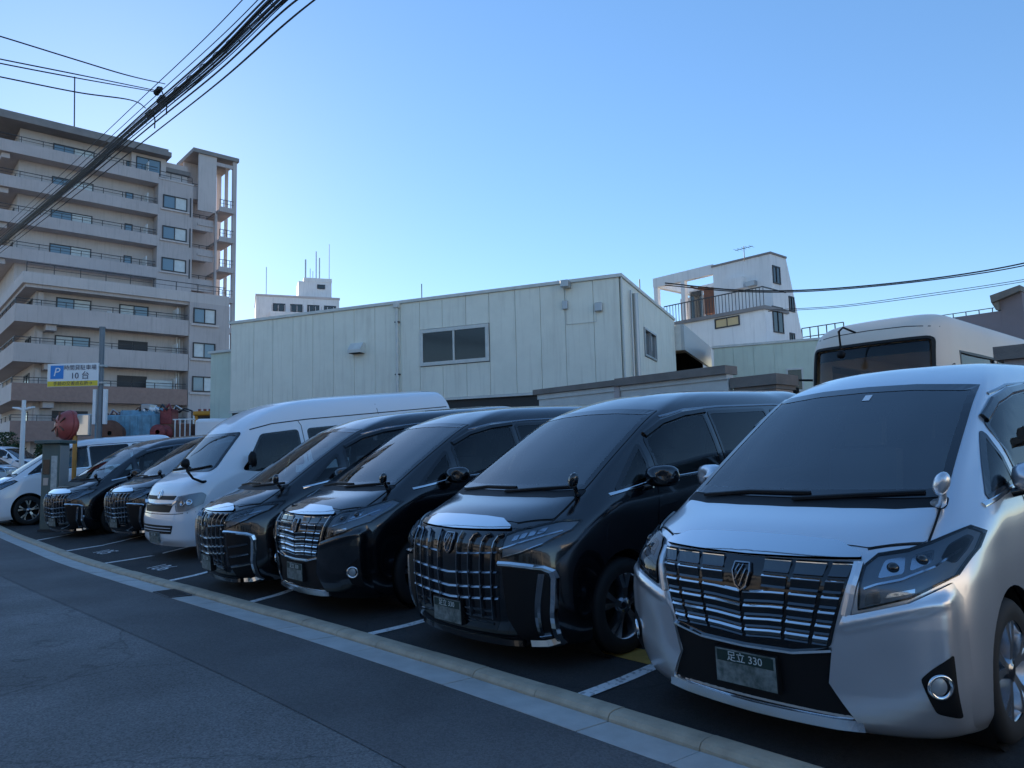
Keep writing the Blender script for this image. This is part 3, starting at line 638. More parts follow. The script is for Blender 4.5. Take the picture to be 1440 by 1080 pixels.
def front_a(pr):
    g = pr.add('grille', patch(F_, rnd([(-.525,.962),(0,.958),(.525,.962),(.515,.90),(.425,.585),(.25,.548),(0,.54),(-.25,.548),(-.425,.585),(-.515,.90)], .02), .003, .05, .008, 'gloss_black', 'grille'))
    zr = [.945, .875, .806, .738, .676, .622]
    for r, z in enumerate(zr):
        k = 1-.20*(.945-z)/.33
        cells = [(.010,.248),(.272,.413),(.437,.520)] if r >= 2 else [(.115,.248),(.272,.413),(.437,.520)]
        sc = .95 if r < 2 else max(.55, 1-.12*(r-1))
        for a, c in cells:
            for s in (1, -1):
                FK = lambda u, v: F_(u*(1-.20*(.945-v)/.33), v)
                x0, x1 = sorted((s*a, s*c)); dip = lambda x: z+.006-.03*max(0, 1-abs(x)/.2)*(r >= 2)*.5
                path = [(x, dip(x)) for x in fr(x0, x1, 4)]
                hh = (.055, .054, .053, .049, .043, .037)[r]
                pr.add('grille_bar', sweep(FK, path, [(-.004,-.004),(.014,-.006),(.005,-hh*.8),(.012,-hh),(-.004,-hh)], 'smoke_chrome', 'grille_bar', .05), g)
                pr.add('grille_lip', sweep(FK, path, [(-.004,.005),(.006,.005),(.018,-.006),(.016,-.009),(0,-.009)], 'chrome', 'grille_lip', .05), g)
    pr.add('grille_lower_trim', sweep(F_, [(-.43,.575),(-.25,.540),(0,.532),(.25,.540),(.43,.575)], [(0,-.011),(.02,-.008),(.024,.004),(.0,.011)], 'chrome', 'grille_lower_trim'), g)
    emblem(pr, .866, .95, g)
    # dark intake, cheeks, lip
    pr.add('lower_intake', patch(F_, rnd([(-.435,.57),(-.25,.535),(.25,.535),(.435,.57),(.40,.43),(.50,.25),(-.50,.25),(-.40,.43)], .015), .002, .05, .006, 'black_plastic', 'lower_intake'))
    for s in (1, -1):
        ck = [(.437,.60),(.405,.425),(.545,.178),(.70,.178),(.86,.20),(.895,.45),(.895,.66),(.885,.80),(.855,.868),(.735,.800),(.53,.742),(.49,.735)]
        fo = lambda a, b: .016*sstep((.890-abs(a))/.06)*sstep((b-.165)/.05)+.002+.020*math.exp(-((abs(a)-.835)/.030)**2)*sstep((.86-b)/.12)*sstep((b-.20)/.2)+.014*math.exp(-((b-(.70+.30*(abs(a)-.5)))/.028)**2)*sstep((abs(a)-.44)/.06)*sstep((.87-abs(a))/.05)-.010*math.exp(-((abs(a)-.66)/.10)**2-((b-.50)/.16)**2)
        pr.add('bumper_cheek', patch(F_, [(s*a, b) for a, b in ck], fo, .016, .03, 'paint_black', 'bumper_cheek'), None, True)
        pr.add('grille_surround', sweep(F_, [(s*a, b) for a, b in [(.537,.955),(.535,.90),(.515,.80),(.50,.735)]], [(0,-.022),(.018,-.018),(.024,0),(.018,.018),(0,.022)], 'paint_black', 'grille_surround'), None, True)
        fg = rnd([(s*a, b) for a, b in [(.843,.585),(.752,.48),(.782,.33),(.845,.305)]], .015)
        FO = lambda a, b: (lambda q: (q[0]+q[1]*.021, q[1]))(F_(a, b))
        pr.add('fog_recess', patch(F_, fg, lambda a, b: fo(a, b)+.0025, .02, .004, 'black_plastic', 'fog_recess'))
        i = pr.add('fog_lamp', disc_on(F_, s*.802, .452, [(.040,.015),(.056,.026),(.056,.038),(.047,.042),(.040,.034)], 'chrome', 'fog_lamp'))
        pr.add('fog_lens', disc_on(F_, s*.802, .452, [(.0,.036),(.026,.034),(.041,.026)], 'lamp_inner', 'fog_lens'), i)
        headlight(pr, s, [(.565,.945),(.60,.985),(.70,1.0),(.765,1.026),(.845,1.072),(.888,1.045),(.888,.985),(.862,.895),(.74,.822),(.552,.765)], 'A')
    pr.add('bumper_lip', sweep(F_, [(-.52,.252),(-.4,.243),(0,.236),(.4,.243),(.52,.252)], [(0,-.018),(.034,-.017),(.040,-.012),(.014,.015),(0,.017)], 'chrome_satin', 'bumper_lip'))
    pr.add('bumper_valance', patch(F_, rnd([(-.53,.20),(.53,.20),(.50,.245),(-.50,.245)], .01), .004, .05, .02, 'black_plastic', 'bumper_valance'))
    plate(pr, .415, x0=.0)
def headlight(pr, s, poly, kind):
    P = [(s*a, b) for a, b in poly]
    h = pr.add('headlight', patch(F_, rnd(P, .012), .004, .03, .01, 'lamp_inner', 'headlight'))
    pr.add('lamp_border', sweep(F_, P+[P[0]], [(.004,-.005),(.016,-.004),(.016,.004),(.004,.005)], 'gloss_black', 'lamp_border', .03), h)
    Q = lambda q: [(s*a, b) for a, b in q]
    if kind == 'A':
        for q in ([(.622,.895),(.632,.966),(.70,.978),(.712,.915)], [(.728,.922),(.722,.982),(.782,1.002),(.792,.955)]):
            pr.add('reflector', patch(F_, rnd(Q(q), .014), .009, .02, .006, 'reflector', 'reflector'), h)
        pr.add('lamp_strip', sweep(F_, Q([(.575,.855),(.62,.872),(.71,.892),(.80,.935),(.85,.99)]), [(.006,-.006),(.016,-.004),(.016,.004),(.006,.006)], 'reflector', 'lamp_strip'), h)
        pr.add('lamp_strip', patch(F_, Q([(.655,.818),(.665,.838),(.755,.858),(.755,.842)]), .012, .03, .006, 'reflector', 'lamp_strip'), h)
        pr.add('turn_lamp', patch(F_, rnd(Q([(.575,.785),(.585,.835),(.635,.848),(.64,.80)]), .01), .010, .03, .006, 'dark_chrome', 'turn_lamp'), h)
        pr.add('corner_reflector', patch(F_, rnd(Q([(.81,.965),(.815,1.015),(.85,1.045),(.872,1.03),(.868,.985),(.852,.94)]), .01), .009, .03, .006, 'dark_chrome', 'corner_reflector'), h)
        for a, b in ((.668,.937), (.757,.964)):
            pr.add('projector', disc_on(F_, s*a, b, [(.0,.030),(.014,.027),(.022,.018),(.026,.010)], 'gloss_black', 'projector', 18), h)
    else:
        for a, b in ((.615,.915), (.66,.928), (.705,.942), (.75,.955)):
            pr.add('projector', patch(F_, rnd(Q([(a-.017,b-.016),(a+.018,b-.008),(a+.018,b+.024),(a-.015,b+.016)]), .006), .010, .02, .006, 'reflector', 'projector'), h)
        pr.add('lamp_strip', sweep(F_, Q([(.53,.850),(.60,.868),(.72,.905),(.835,.950)]), [(.006,-.006),(.02,-.004),(.02,.004),(.006,.006)], 'chrome', 'lamp_strip'), h)
        pr.add('lamp_strip', sweep(F_, Q([(.56,.80),(.68,.832),(.80,.885)]), [(.006,-.004),(.014,-.003),(.014,.003),(.006,.004)], 'reflector', 'lamp_strip'), h)
    pr.add('lens', patch(F_, rnd(P, .012), .021, .03, .012, 'lens', 'lens'), h)
def front_b(pr, slats):
    g = pr.add('grille', patch(F_, rnd([(-.53,.962),(0,.958),(.53,.962),(.525,.70),(.50,.36),(.44,.27),(-.44,.27),(-.50,.36),(-.525,.70)], .02), .003, .05, .008, 'gloss_black', 'grille'))
    xs = [.115, .245, .365, .47]
    rows = [.805, .672, .572, .492]
    for s in (1, -1):
        for k, xv in enumerate(xs):
            top = [(s*(xv+.055), .938), (s*(xv+.02), .925), (s*(xv+.005), .89)] if k else [(s*.13, .945), (s*.12, .90)]
            path = top+[(s*xv, .75), (s*xv*.985, .55), (s*xv*.96, .37)]
            pr.add('grille_slat', sweep(F_, path, [(.004,-.007),(.026,-.005),(.03,0),(.026,.005),(.004,.007)], 'dark_chrome', 'grille_slat'), g)
        for r, z in enumerate(rows):
            ed = [0 if r else .125]+xs+[.522]
            for a, c in zip(ed[:-1], ed[1:]):
                x0, x1 = sorted((s*(a+.012 if a else 0), s*(c-.012))); f = lambda x: z-.012+.035*abs(x)/.5
                pr.add('grille_bar', sweep(F_, [(x0, f(x0)), (x1, f(x1))], [(0,-.008),(.018,-.008),(.019,-.005),(.010,.005),(0,.008)], 'dark_chrome', 'grille_bar', .06), g)
    for z in (.42, .375, .33):
        pr.add('intake_bar', sweep(F_, [(-.44,z),(.44,z)], [(.0,-.009),(.012,-.007),(.014,.005),(.0,.009)], 'gloss_black', 'intake_bar', .08), g)
    emblem(pr, .868, 1.05, g)
    for s in (1, -1):
        Q = lambda q: [(s*a, b) for a, b in q]
        pr.add('bumper_recess', patch(F_, rnd(Q([(.545,.735),(.80,.712),(.835,.66),(.825,.45),(.80,.23),(.62,.23),(.56,.40)]), .02), .002, .04, .004, 'black_plastic', 'bumper_recess'))
        t = pr.add('bumper_trim', sweep(F_, Q([(.525,.757),(.62,.755),(.72,.745),(.805,.728),(.842,.70),(.852,.655),(.845,.50),(.832,.36),(.815,.215)]), [(0,-.017),(.022,-.015),(.034,0),(.022,.015),(0,.017)], 'chrome', 'bumper_trim'))
        pr.add('trim_foot', sweep(F_, Q([(.66,.205),(.75,.205),(.815,.225)]), [(0,-.018),(.03,-.015),(.036,.004),(.0,.018)], 'chrome', 'trim_foot'), t)
        if slats:
            for z in (.60, .49, .38):
                pr.add('trim_slat', sweep(F_, Q([(.60,z-.012),(.70,z),(.815,z+.02)]), [(0,-.016),(.02,-.012),(.024,.002),(.0,.014)], 'dark_chrome', 'trim_slat'), t)
        else:
            pr.add('trim_blade', sweep(F_, Q([(.80,.69),(.775,.50),(.755,.27)]), [(0,-.016),(.018,-.014),(.022,0),(.018,.014),(0,.016)], 'dark_chrome', 'trim_blade'), t)
            pr.add('trim_slat', sweep(F_, Q([(.745,.265),(.80,.272)]), [(0,-.012),(.02,-.01),(.026,.006),(.0,.014)], 'chrome', 'trim_slat'), t)
        headlight(pr, s, [(.54,.935),(.60,.962),(.80,1.012),(.862,1.005),(.862,.955),(.79,.875),(.68,.825),(.545,.79)], 'B')
    pr.add('bumper_lip', sweep(F_, [(-.60,.20),(-.4,.188),(0,.182),(.4,.188),(.60,.20)], [(0,-.012),(.03,-.01),(.034,.004),(.0,.014)], 'gloss_black', 'bumper_lip'))
    plate(pr, .375, x0=-.03)
def front_plain(pr):
    g = pr.add('grille', patch(F_, rnd([(-.50,.95),(.50,.95),(.46,.72),(-.46,.72)], .03), .003, .05, .008, 'gloss_black', 'grille'))
    for z in (.90, .84, .78): pr.add('grille_bar', sweep(F_, [(-.47,z),(.47,z)], box_sec(.02, .015), 'chrome', 'grille_bar'), g)
    pr.add('lower_intake', patch(F_, rnd([(-.5,.5),(.5,.5),(.42,.28),(-.42,.28)], .03), .003, .05, .006, 'black_plastic', 'lower_intake'))
    for s in (1, -1): headlight(pr, s, [(.565,.945),(.60,.985),(.70,1.0),(.765,1.026),(.845,1.072),(.888,1.045),(.888,.985),(.862,.895),(.74,.822),(.552,.80)], 'A')

PA, PB, PC, PD = minivan('A'), minivan('B'), minivan('C'), minivan('D')
def put(pr, name, x, y, yaw, paint, label, cat, group=None, dz=0., rx=None, skip=()):
    t = math.atan(slope(x)) if rx is None else rx
    r = pr.place(name, (x, y, G(x, y+.93)-t*.93+dz), yaw, t, paint, skip); tag(r, label, cat, group); return r
GB = 'black minivans parked in the row'
put(PA, 'minivan', 0, 0, 0, 'paint_silver', 'silver minivan with wide chrome barred grille parked beside the kerb', 'minivan')
put(PB, 'minivan', -2.433, -.012, -.007, 'paint_black', 'black minivan parked next to the silver minivan, chrome bumper blades', 'minivan', GB, skip=())
put(PA, 'minivan', -5.007, -.008, -.001, 'paint_black', 'black minivan with horizontal grille bars and round chrome fog lamps', 'minivan', GB, skip=('sticker',))
put(PC, 'minivan', -6.95, -.18, -.05, 'paint_black', 'black minivan with slatted bumper corners, nearest the white high-roof van', 'minivan', GB)
put(PB, 'minivan', -14.0, .5, .138, 'paint_black', 'black minivan half hidden behind the white high-roof van', 'minivan', GB)
put(PB, 'minivan', -16.5, -.1, .20, 'paint_black', 'black minivan parked beside the green payment machine', 'minivan', GB)

# ------------------------------------------------------------------ high-roof van
VAN = [
(.22, [(0,.07),(.35,.085),(.62,.13),(.78,.21),(.86,.36),(.90,.6)], (.91,.90), 5.60),
(.35, [(0,.0),(.35,.015),(.62,.06),(.80,.16),(.89,.34),(.925,.6)], (.935,.92), 5.66),
(.60, [(0,.0),(.35,.015),(.62,.06),(.80,.16),(.895,.34),(.93,.6)], (.94,.925), 5.68),
(.78, [(0,.035),(.35,.05),(.62,.095),(.80,.19),(.89,.37),(.925,.62)], (.94,.925), 5.68),
(.98, [(0,.10),(.35,.115),(.62,.155),(.79,.25),(.88,.42),(.92,.65)], (.935,.92), 5.67),
(1.15, [(0,.20),(.35,.215),(.62,.25),(.78,.34),(.87,.50),(.912,.74)], (.925,.91), 5.66),
(1.26, [(0,.37),(.35,.385),(.61,.42),(.775,.50),(.855,.64),(.90,.85)], (.915,.90), 5.65),
(1.32, [(0,.49),(.35,.505),(.6,.535),(.77,.595),(.845,.72),(.885,.92)], (.91,.895), 5.64),
(1.60, [(0,.76),(.34,.775),(.57,.81),(.735,.865),(.80,.98),(.84,1.15)], (.875,.86), 5.60),
(1.88, [(0,1.03),(.32,1.045),(.54,1.08),(.695,1.135),(.75,1.25),(.785,1.42)], (.83,.82), 5.55),
(2.08, [(0,1.26),(.3,1.26),(.5,1.31),(.655,1.39),(.71,1.51),(.745,1.68)], (.805,.795), 5.50),
(2.24, [(0,1.55),(.27,1.58),(.46,1.64),(.60,1.74),(.66,1.87),(.69,2.05)], (.745,.735), 5.44),
(2.35, [(0,1.95),(.22,1.98),(.38,2.05),(.50,2.17),(.55,2.3),(.58,2.5)], (.63,.62), 5.36),
(2.41, [(0,2.6),(.12,2.62),(.2,2.68),(.27,2.75),(.30,2.85),(.32,3.0)], (.36,.35), 5.1)]
van_raw = loft(VAN); VSf = Surf(van_raw); VY = (1.06, 4.17)
VWS = rnd([(-.745,1.355),(.745,1.355),(.668,1.875),(-.668,1.875)], .05)
VSW = [rnd([(1.02,1.30),(1.12,1.40),(1.40,1.83),(2.02,1.85),(2.04,1.27),(1.25,1.25)], .05), rnd([(2.22,1.28),(2.20,1.85),(3.42,1.85),(3.44,1.28)], .06), rnd([(3.56,1.28),(3.55,1.85),(4.95,1.83),(5.0,1.30)], .06)]
van_body = cut(shell(van_raw), window_cutter(rin(VWS, .012), [rin(p, .012) for p in VSW], -.6, 1.5))
van_body = hard_edges(cut(van_body, arch_cutter(.80, VY, .36, .385, .3)))
def vanproto():
    pr = Proto(); pr.add('body', van_body, None, True); F, S, R = VSf.front, VSf.side, VSf.sideR
    add_wheels(pr, .80, VY, .335, .335, .20, .205); add_liners(pr, .70, VY, .36, .39)
    w = pr.add('windshield', patch(F, VWS, .005, .05, .003, 'auto_glass', 'windshield'))
    pr.add('windshield_surround', sweep(F, list(VWS)+[VWS[0]], [(.0005,-.028),(.007,-.028),(.007,.02),(.0005,.02)], 'gloss_black', 'windshield_surround', .06), w)
    cabin(pr, -.42, 1.75, 1.12, .35)
    for path in ([(-.62,1.35),(-.2,1.38),(.05,1.39)], [(.05,1.35),(.4,1.375),(.66,1.40)]): pr.add('wiper', sweep(F, path, [(.01,-.009),(.03,-.005),(.03,.005),(.01,.009)], 'black_plastic', 'wiper'), w)
    for c in (S, R):
        for k, p in enumerate(VSW):
            i = pr.add('side_window', patch(c, p, .002, .1, .003, 'front_side_glass' if k == 0 else 'side_glass', 'side_window'))
            pr.add('window_frame', sweep(c, list(p)+[p[0]], [(.0005,-.016),(.005,-.016),(.005,.014),(.0005,.014)], 'gloss_black', 'window_frame', .1), i)
        pr.add('roof_seam', sweep(c, [(1.25,1.93),(1.6,1.995),(2.2,2.02),(5.4,2.03)], [(.0015,-.009),(.0015,.009)], 'liner', 'roof_seam', .1, False))
        pr.add('roof_seam', sweep(c, [(2.12,1.30),(2.10,1.92),(2.06,2.0)], [(.0015,-.006),(.0015,.006)], 'liner', 'roof_seam', .1, False))
        pr.add('roof_seam', sweep(c, [(3.65,2.0),(3.63,2.20)], [(.0015,-.005),(.0015,.005)], 'liner', 'roof_seam', .1, False))
        for poly in ([(1.45,.35),(2.08,.35),(2.09,1.235),(1.2,1.215),(1.12,1.1),(1.30,.80)], [(2.11,.35),(3.45,.35),(3.46,1.255),(2.11,1.245)]):
            i = pr.add('door', patch(c, rnd(poly, .03), .0035, .1, .006, 'paint_white', 'door'), None, True)
            hy = poly[1][0]-.16 if poly[1][0] < 3 else 2.3
            pr.add('handle', sweep(c, [(hy-.08,1.10),(hy+.08,1.10)], [(0,-.014),(.028,-.01),(.032,.006),(.0,.016)], 'paint_white', 'handle'), i)
    g = pr.add('grille', patch(F, rnd([(-.60,.985),(.60,.985),(.57,.865),(-.57,.865)], .02), .003, .05, .008, 'paint_white', 'grille'), None, True)
    pr.add('grille_slot', patch(F, rnd([(-.54,1.005),(.54,1.005),(.50,.945),(-.50,.945)], .015), .006, .05, .006, 'black_plastic', 'grille_slot'), g)
    pr.add('grille_slot', patch(F, rnd([(-.50,.86),(.50,.86),(.45,.76),(-.45,.76)], .02), .006, .05, .006, 'black_plastic', 'grille_slot'), g)
    pr.add('grille_trim', sweep(F, [(-.60,.93),(-.52,.885),(0,.875),(.52,.885),(.60,.93)], [(0,-.02),(.025,-.014),(.03,.006),(.0,.02)], 'chrome', 'grille_trim'), g)
    pr.add('emblem', disc_on(F, 0, 1.02, [(.052,.004),(.060,.014),(.066,.014),(.072,.004)], 'chrome', 'emblem', 24), g)
    pr.add('emblem_bar', sweep(F, [(0,.96),(0,1.08)], box_sec(.018, .018), 'chrome', 'emblem_bar'), g)
    pr.add('lower_intake', patch(F, rnd([(-.56,.56),(.56,.56),(.50,.43),(-.50,.43)], .02), .004, .05, .008, 'black_plastic', 'lower_intake'))
    for z in (.52, .475): pr.add('intake_bar', sweep(F, [(-.5,z),(.5,z)], box_sec(.012, .012), 'paint_white', 'intake_bar', .1))
    pr.add('bumper_seam', sweep(F, [(-.86,.745),(-.6,.735),(0,.73),(.6,.735),(.86,.745)], [(.0015,-.005),(.0015,.005)], 'liner', 'bumper_seam', .06, False))
    for s in (1, -1):
        Q = [(s*a, b) for a, b in [(.60,.99),(.72,1.005),(.86,1.03),(.885,.98),(.885,.85),(.80,.775),(.64,.765),(.60,.86)]]
        h = pr.add('headlight', patch(F, rnd(Q, .02), .004, .04, .01, 'lamp_inner', 'headlight'))
        for a, b in ((.70,.89), (.79,.90)): pr.add('reflector', disc_on(F, s*a, b, [(.0,.008),(.03,.012),(.052,.022),(.056,.01)], 'reflector', 'reflector', 20), h)
        pr.add('lens', patch(F, rnd(Q, .02), .03, .04, .02, 'lens', 'lens'), h)
        b = MB(); b.lathe([(.001,-.06),(.03,-.05),(.05,-.01),(.05,.03),(.001,.035)], ax='y', n=14); me = b.mesh('door_mirror', 'black_plastic'); me.transform(Matrix.Translation((s*1.02, 1.12, 1.45)) @ Matrix.Diagonal((1.6, 1, 2.6, 1))); i = pr.add('door_mirror', me)
        b = MB(); b.tube([(s*.86,1.12,1.36),(s*.98,1.12,1.40)], .02, 8); pr.add('mirror_stalk', b.mesh('mirror_stalk', 'black_plastic'), i)
    b = MB(); b.tube([(.80,.50,1.17),(.84,.40,1.19),(.83,.28,1.26),(.80,.22,1.38),(.79,.22,1.46)], [.035,.02,.018,.018,.018], 10); fm = pr.add('fender_mirror', b.mesh('fender_mirror', 'black_plastic'))
    b = MB(); b.lathe([(.001,-.06),(.04,-.05),(.07,-.015),(.078,.02),(.07,.04),(.001,.045)], ax='y', n=20); me = b.mesh('mirror_head', 'black_plastic'); me.transform(Matrix.Translation((.79,.20,1.50))); pr.add('mirror_head', me, fm)
    y = -.03; b = MB(); b.box((-.165, y-.004, .285), (.165, y+.03, .45)); i = pr.add('license_plate', b.mesh('license_plate', 'plate_green'))
    b = MB(); b.box((-.155, y-.0055, .39), (.155, y-.003, .44)); pr.add('plate_band', b.mesh('plate_band', 'plate_plain'), i)
    me = text_mesh('足立 200', .05, 'plate_letter', 'lettering', .0006); frame_mesh(me, (0, y-.0066, .415), (1, 0, 0), (0, 0, 1), (0, -1, 0)); pr.add('lettering', me, i)
    for s in (1, -1): b = MB(); b.box((s*.70, 5.64, .95), (s*.86, 5.60, 1.35)); pr.add('tail_lamp', b.mesh('tail_lamp', 'hose_red'))
    return pr
PV = vanproto()
put(PV, 'high_roof_van', -10.62, .29, .085, 'paint_white', 'white high-roof passenger van with black side windows and fender mirror', 'van', rx=.098).scale = (1.02, 1.07, 1)
# white minivan beyond the payment machine, small car on the side road
put(PD, 'minivan', -21.6, -.83, -.03, 'paint_white', 'white minivan standing behind the green payment machine and sign pole', 'minivan', skip=('sticker',), rx=.07).scale = (1, 1, 1.09)
def scaled(o, k): o.scale = (k, k, k); return o
Zc = at_z(18, 686, 30)
r = put(PD, 'compact_car', Zc[0], Zc[1], 2.41, 'paint_bluewhite', 'pale blue compact car driving out beyond the street lamp', 'car', rx=0., skip=('sticker',)); scaled(r, .82); r.location.z = G(Zc[0], Zc[1])
Zc = at_z(52, 680, 38)
r = put(PD, 'compact_car', Zc[0], Zc[1], 2.2, 'paint_white', 'small white car behind the pale blue compact car', 'car', rx=0., skip=('sticker',)); scaled(r, .86); r.location.z = G(Zc[0], Zc[1])
ZV = np.array([0., 0., 1.])
# ------------------------------------------------------------------ panelled workshop
dF = ray(-1700, 703); dF[2] = 0; dF /= np.linalg.norm(dF); dS = np.array([dF[1], -dF[0], 0.]); dS = -dS if dS@FW < 0 else dS
C0 = at_z(870, 388, 21); C0[2] = 0; oF = [dF, dS, ZV]     # frame: along facade, into building, up
wk = tag(empty('workshop_building', C0+dF*7), 'two-storey workshop clad in pale beige vertical panels behind the parking lot', 'building')
wk.location = (0, 0, 0)
def wbox(name, m, lo, hi, par=wk, bev=0):
    o = MB().obox(C0, oF, lo, hi).build(name, m, par); return bevel_obj(o, bev, 1) if bev else o
wbox('wall', 'joint_dark', (.06, .06, 2.9), (14.35, 7.75, 6.5))
wbox('lower_wall', 'panel_beige', (.3, .5, -.6), (14.2, 7.4, 2.89))
edges = [0, .78, 1.65, 2.42, 3.23, 4.1, 4.9, 5.73, 6.55, 7.26, 8.24, 9.06, 9.89, 10.75, 11.6, 12.48, 13.34, 14.4]
for a, b in zip(edges[:-1], edges[1:]):
    zs = [(3.38, 6.52)] if not (4.05 < a < 6.5) else [(3.38, 4.40), (5.60, 6.52)]
    for z0, z1 in zs:
        d = random.uniform(0, .004); wbox('wall_panel', 'panel_beige', (a+.006, .0-d, z0), (b-.006, .055, z1), bev=.003)
sd_ = fr(.0, 7.8, 10)
for a, b in zip(sd_[:-1], sd_[1:]):
    zs = [(3.38, 6.52)] if not (2.5 < a < 4.2) else [(3.38, 4.55), (5.5, 6.52)]
    for z0, z1 in zs:
        o = MB().obox(C0, oF, (-.055-random.uniform(0, .004), a+.006+(.062 if a == 0 else 0), z0), (.0, b-.006, z1)).build('wall_panel', 'panel_beige', wk); bevel_obj(o, .003, 1)
wbox('roof_cap', 'trim_pale', (-.10, -.06, 6.525), (14.46, .16, 6.62)); wbox('roof_cap', 'trim_pale', (-.10, .165, 6.525), (.10, 7.85, 6.62))
wbox('roof_deck', 'roof_grey', (.11, .17, 6.50), (14.4, 7.7, 6.56))
wbox('corner_trim', 'trim_pale', (-.085, -.02, 3.36), (-.058, .058, 6.52))
wbox('sill_flashing', 'trim_pale', (-.05, -.035, 3.30), (14.42, .12, 3.372)); wbox('sill_flashing', 'trim_pale', (-.09, .13, 3.30), (.05, 7.8, 3.372))
def win(par, o, ax, lo, hi, split=2, fm='trim_pale', gm='win_glass', fw=.06, depth=.06, name='window'):
    """window: frame mesh with pane sub-parts; lo/hi in (u, z), plane at v=0 facing -v"""
    b = MB(); (u0, z0), (u1, z1) = lo, hi
    b.obox(o, ax, (u0, -depth, z0), (u1, .02, z0+fw)); b.obox(o, ax, (u0, -depth, z1-fw), (u1, .02, z1))
    us = [u0+(u1-u0)*k/split for k in range(split+1)]
    for k, u in enumerate(us):
        h = fw/2 if 0 < k < split else fw; a_ = u if k == 0 else (u-h if k == split else u-h/2); b.obox(o, ax, (a_, -depth+.003, z0+fw), (a_+h, .018, z1-fw))
    f = b.build(name, fm, par)
    for k in range(split):
        g = gm if isinstance(gm, str) else gm[k % len(gm)]
        MB().obox(o, ax, (us[k]+fw*.4, -.012-.012*k, z0+fw*.8), (us[k+1]-fw*.4, .0-.012*k, z1-fw*.8)).build('pane', g, f)
    return f
win(wk, C0, oF, (4.12, 4.42), (6.53, 5.58), 2, 'trim_pale', 'win_dark', .11, .05)
oS = [dS, -dF*-1, ZV]; oS = [dS, dF, ZV]      # side wall frame: u back along side, v into building
win(wk, C0, oS, (2.62, 4.57), (4.32, 5.48), 2, 'alu', 'win_glass', .06, .10)
# ribbon windows under the flashing
for k in range(9):
    win(wk, C0+dS*.42, oF, (.5+k*1.5, 2.35), (1.9+k*1.5, 2.88), 2, 'alu', 'win_glass', .05, .04)
# downpipes, vent hood, small fittings
def pipe(name, u, v, z0, z1, r, m='trim_pale'):
    p = C0+dF*u+dS*v; b = MB(); b.tube([p+ZV*z0, p+ZV*z1], r, 10); return b.build(name, m, wk)
pipe('downpipe', 7.35, -.07, 3.0, 6.45, .05); wbox('pipe_head', 'trim_pale', (7.25, -.16, 6.38), (7.45, 0, 6.56), bev=.01)
for z in (4.2, 5.9): wbox('pipe_bracket', 'dark_frame', (7.27, -.10, z), (7.43, -.004, z+.04))
b = MB(); b.prism([(0, 0), (-.30, 0), (-.30, .10), (-.12, .34), (0, .34)], lambda v, z: C0+dF*8.62+dS*v+ZV*(5.02+z), dF*.5); b.build('vent_hood', 'trim_pale', wk)
wbox('vent_painted_shade', 'joint_dark', (8.66, -.27, 5.005), (9.08, -.02, 5.018))  # dark sheet painting in the shade under the vent hood
pipe('downpipe', -.13, 1.35, 2.6, 6.3, .085, 'alu'); pipe('downpipe', -.12, .85, 2.6, 6.3, .03, 'alu')
wbox('flood_lamp', 'alu', (1.42, -.34, 6.36), (1.66, -.02, 6.56), bev=.01); wbox('vent_cap', 'alu', (.50, -.12, 5.58), (.72, -.004, 5.84), bev=.02)
b = MB(); p0 = C0+dF*1.6-dS*.03; b.tube([p0+ZV*6.4, p0+ZV*5.3, p0-dF*.9+ZV*5.3, p0-dF*.9+ZV*5.6], .010, 6); b.build('conduit', 'trim_pale', wk)
wbox('wall_box', 'alu', (1.54, -.10, 5.75), (1.70, -.004, 6.0), bev=.01)
for u, h in ((8.2, 1.3), (2.9, .8), (.1, .5)):
    p = C0+dF*u+dS*3; b = MB(); b.tube([p+ZV*6.56, p+ZV*(6.62+h)], .018, 5); b.build('roof_rod', 'rail', wk)
# roof fittings towards the back
for k in range(5):
    wbox('roof_unit', 'alu', (.4+k*.5, 4.4+k*.6, 6.56), (1.0+k*.5, 4.9+k*.6, 6.9+.1*(k % 2)))
# rear loading canopy
SB = 7.85
cn = tag(empty('loading_canopy', (0, 0, 0)), 'grey box canopy over a dark loading bay at the workshop end', 'canopy')
def cbox(name, m, lo, hi, par=cn): return MB().obox(C0, oF, lo, hi).build(name, m, par)
q0 = on_plane(947, 457, C0+dS*SB, dS); q1 = on_plane(963, 490, C0+dS*SB, dS); u0 = (q0-C0)@dF; u1 = (q1-C0)@dF
q2 = on_plane(1000, 493, C0+dF*u1, dF); sE = (q2-C0)@dS
cbox('fascia', 'alu', (u1, SB, q1[2]-.05), (u1+.12, sE, q0[2])); cbox('fascia', 'trim_pale', (u1+.125, SB, q1[2]-.05), (u0+2.2, SB+.12, q0[2]))
cbox('canopy_roof', 'roof_grey', (u1+.13, SB+.13, q0[2]-.2), (u0+2.2, sE, q0[2]-.06))
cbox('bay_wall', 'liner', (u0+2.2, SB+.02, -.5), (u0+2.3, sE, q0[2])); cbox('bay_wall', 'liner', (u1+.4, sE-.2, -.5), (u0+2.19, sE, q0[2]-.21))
cbox('post', 'alu', (u1+.15, sE-.4, -.4), (u1+.3, sE-.25, q1[2]-.06))
# low building to the left of the workshop
lb = tag(empty('low_building', (0, 0, 0)), 'low pale green building joined to the far end of the workshop', 'building')
P0 = on_plane(305, 497, C0+dS*1.2, dS); uL = (P0-C0)@dF
MB().obox(C0, oF, (14.5, 1.2, -.6), (uL+.3, 6, P0[2])).build('wall', 'panel_green', lb); MB().obox(C0, oF, (14.48, 1.1, P0[2]+.003), (uL+.36, 6.05, P0[2]+.09)).build('roof_cap', 'trim_pale', lb)
for k in range(4): MB().obox(C0, oF, (14.55+k*.28, 1.17, 3.), (14.57+k*.28, 1.199, P0[2]-.05)).build('panel_rib', 'trim_pale', lb)
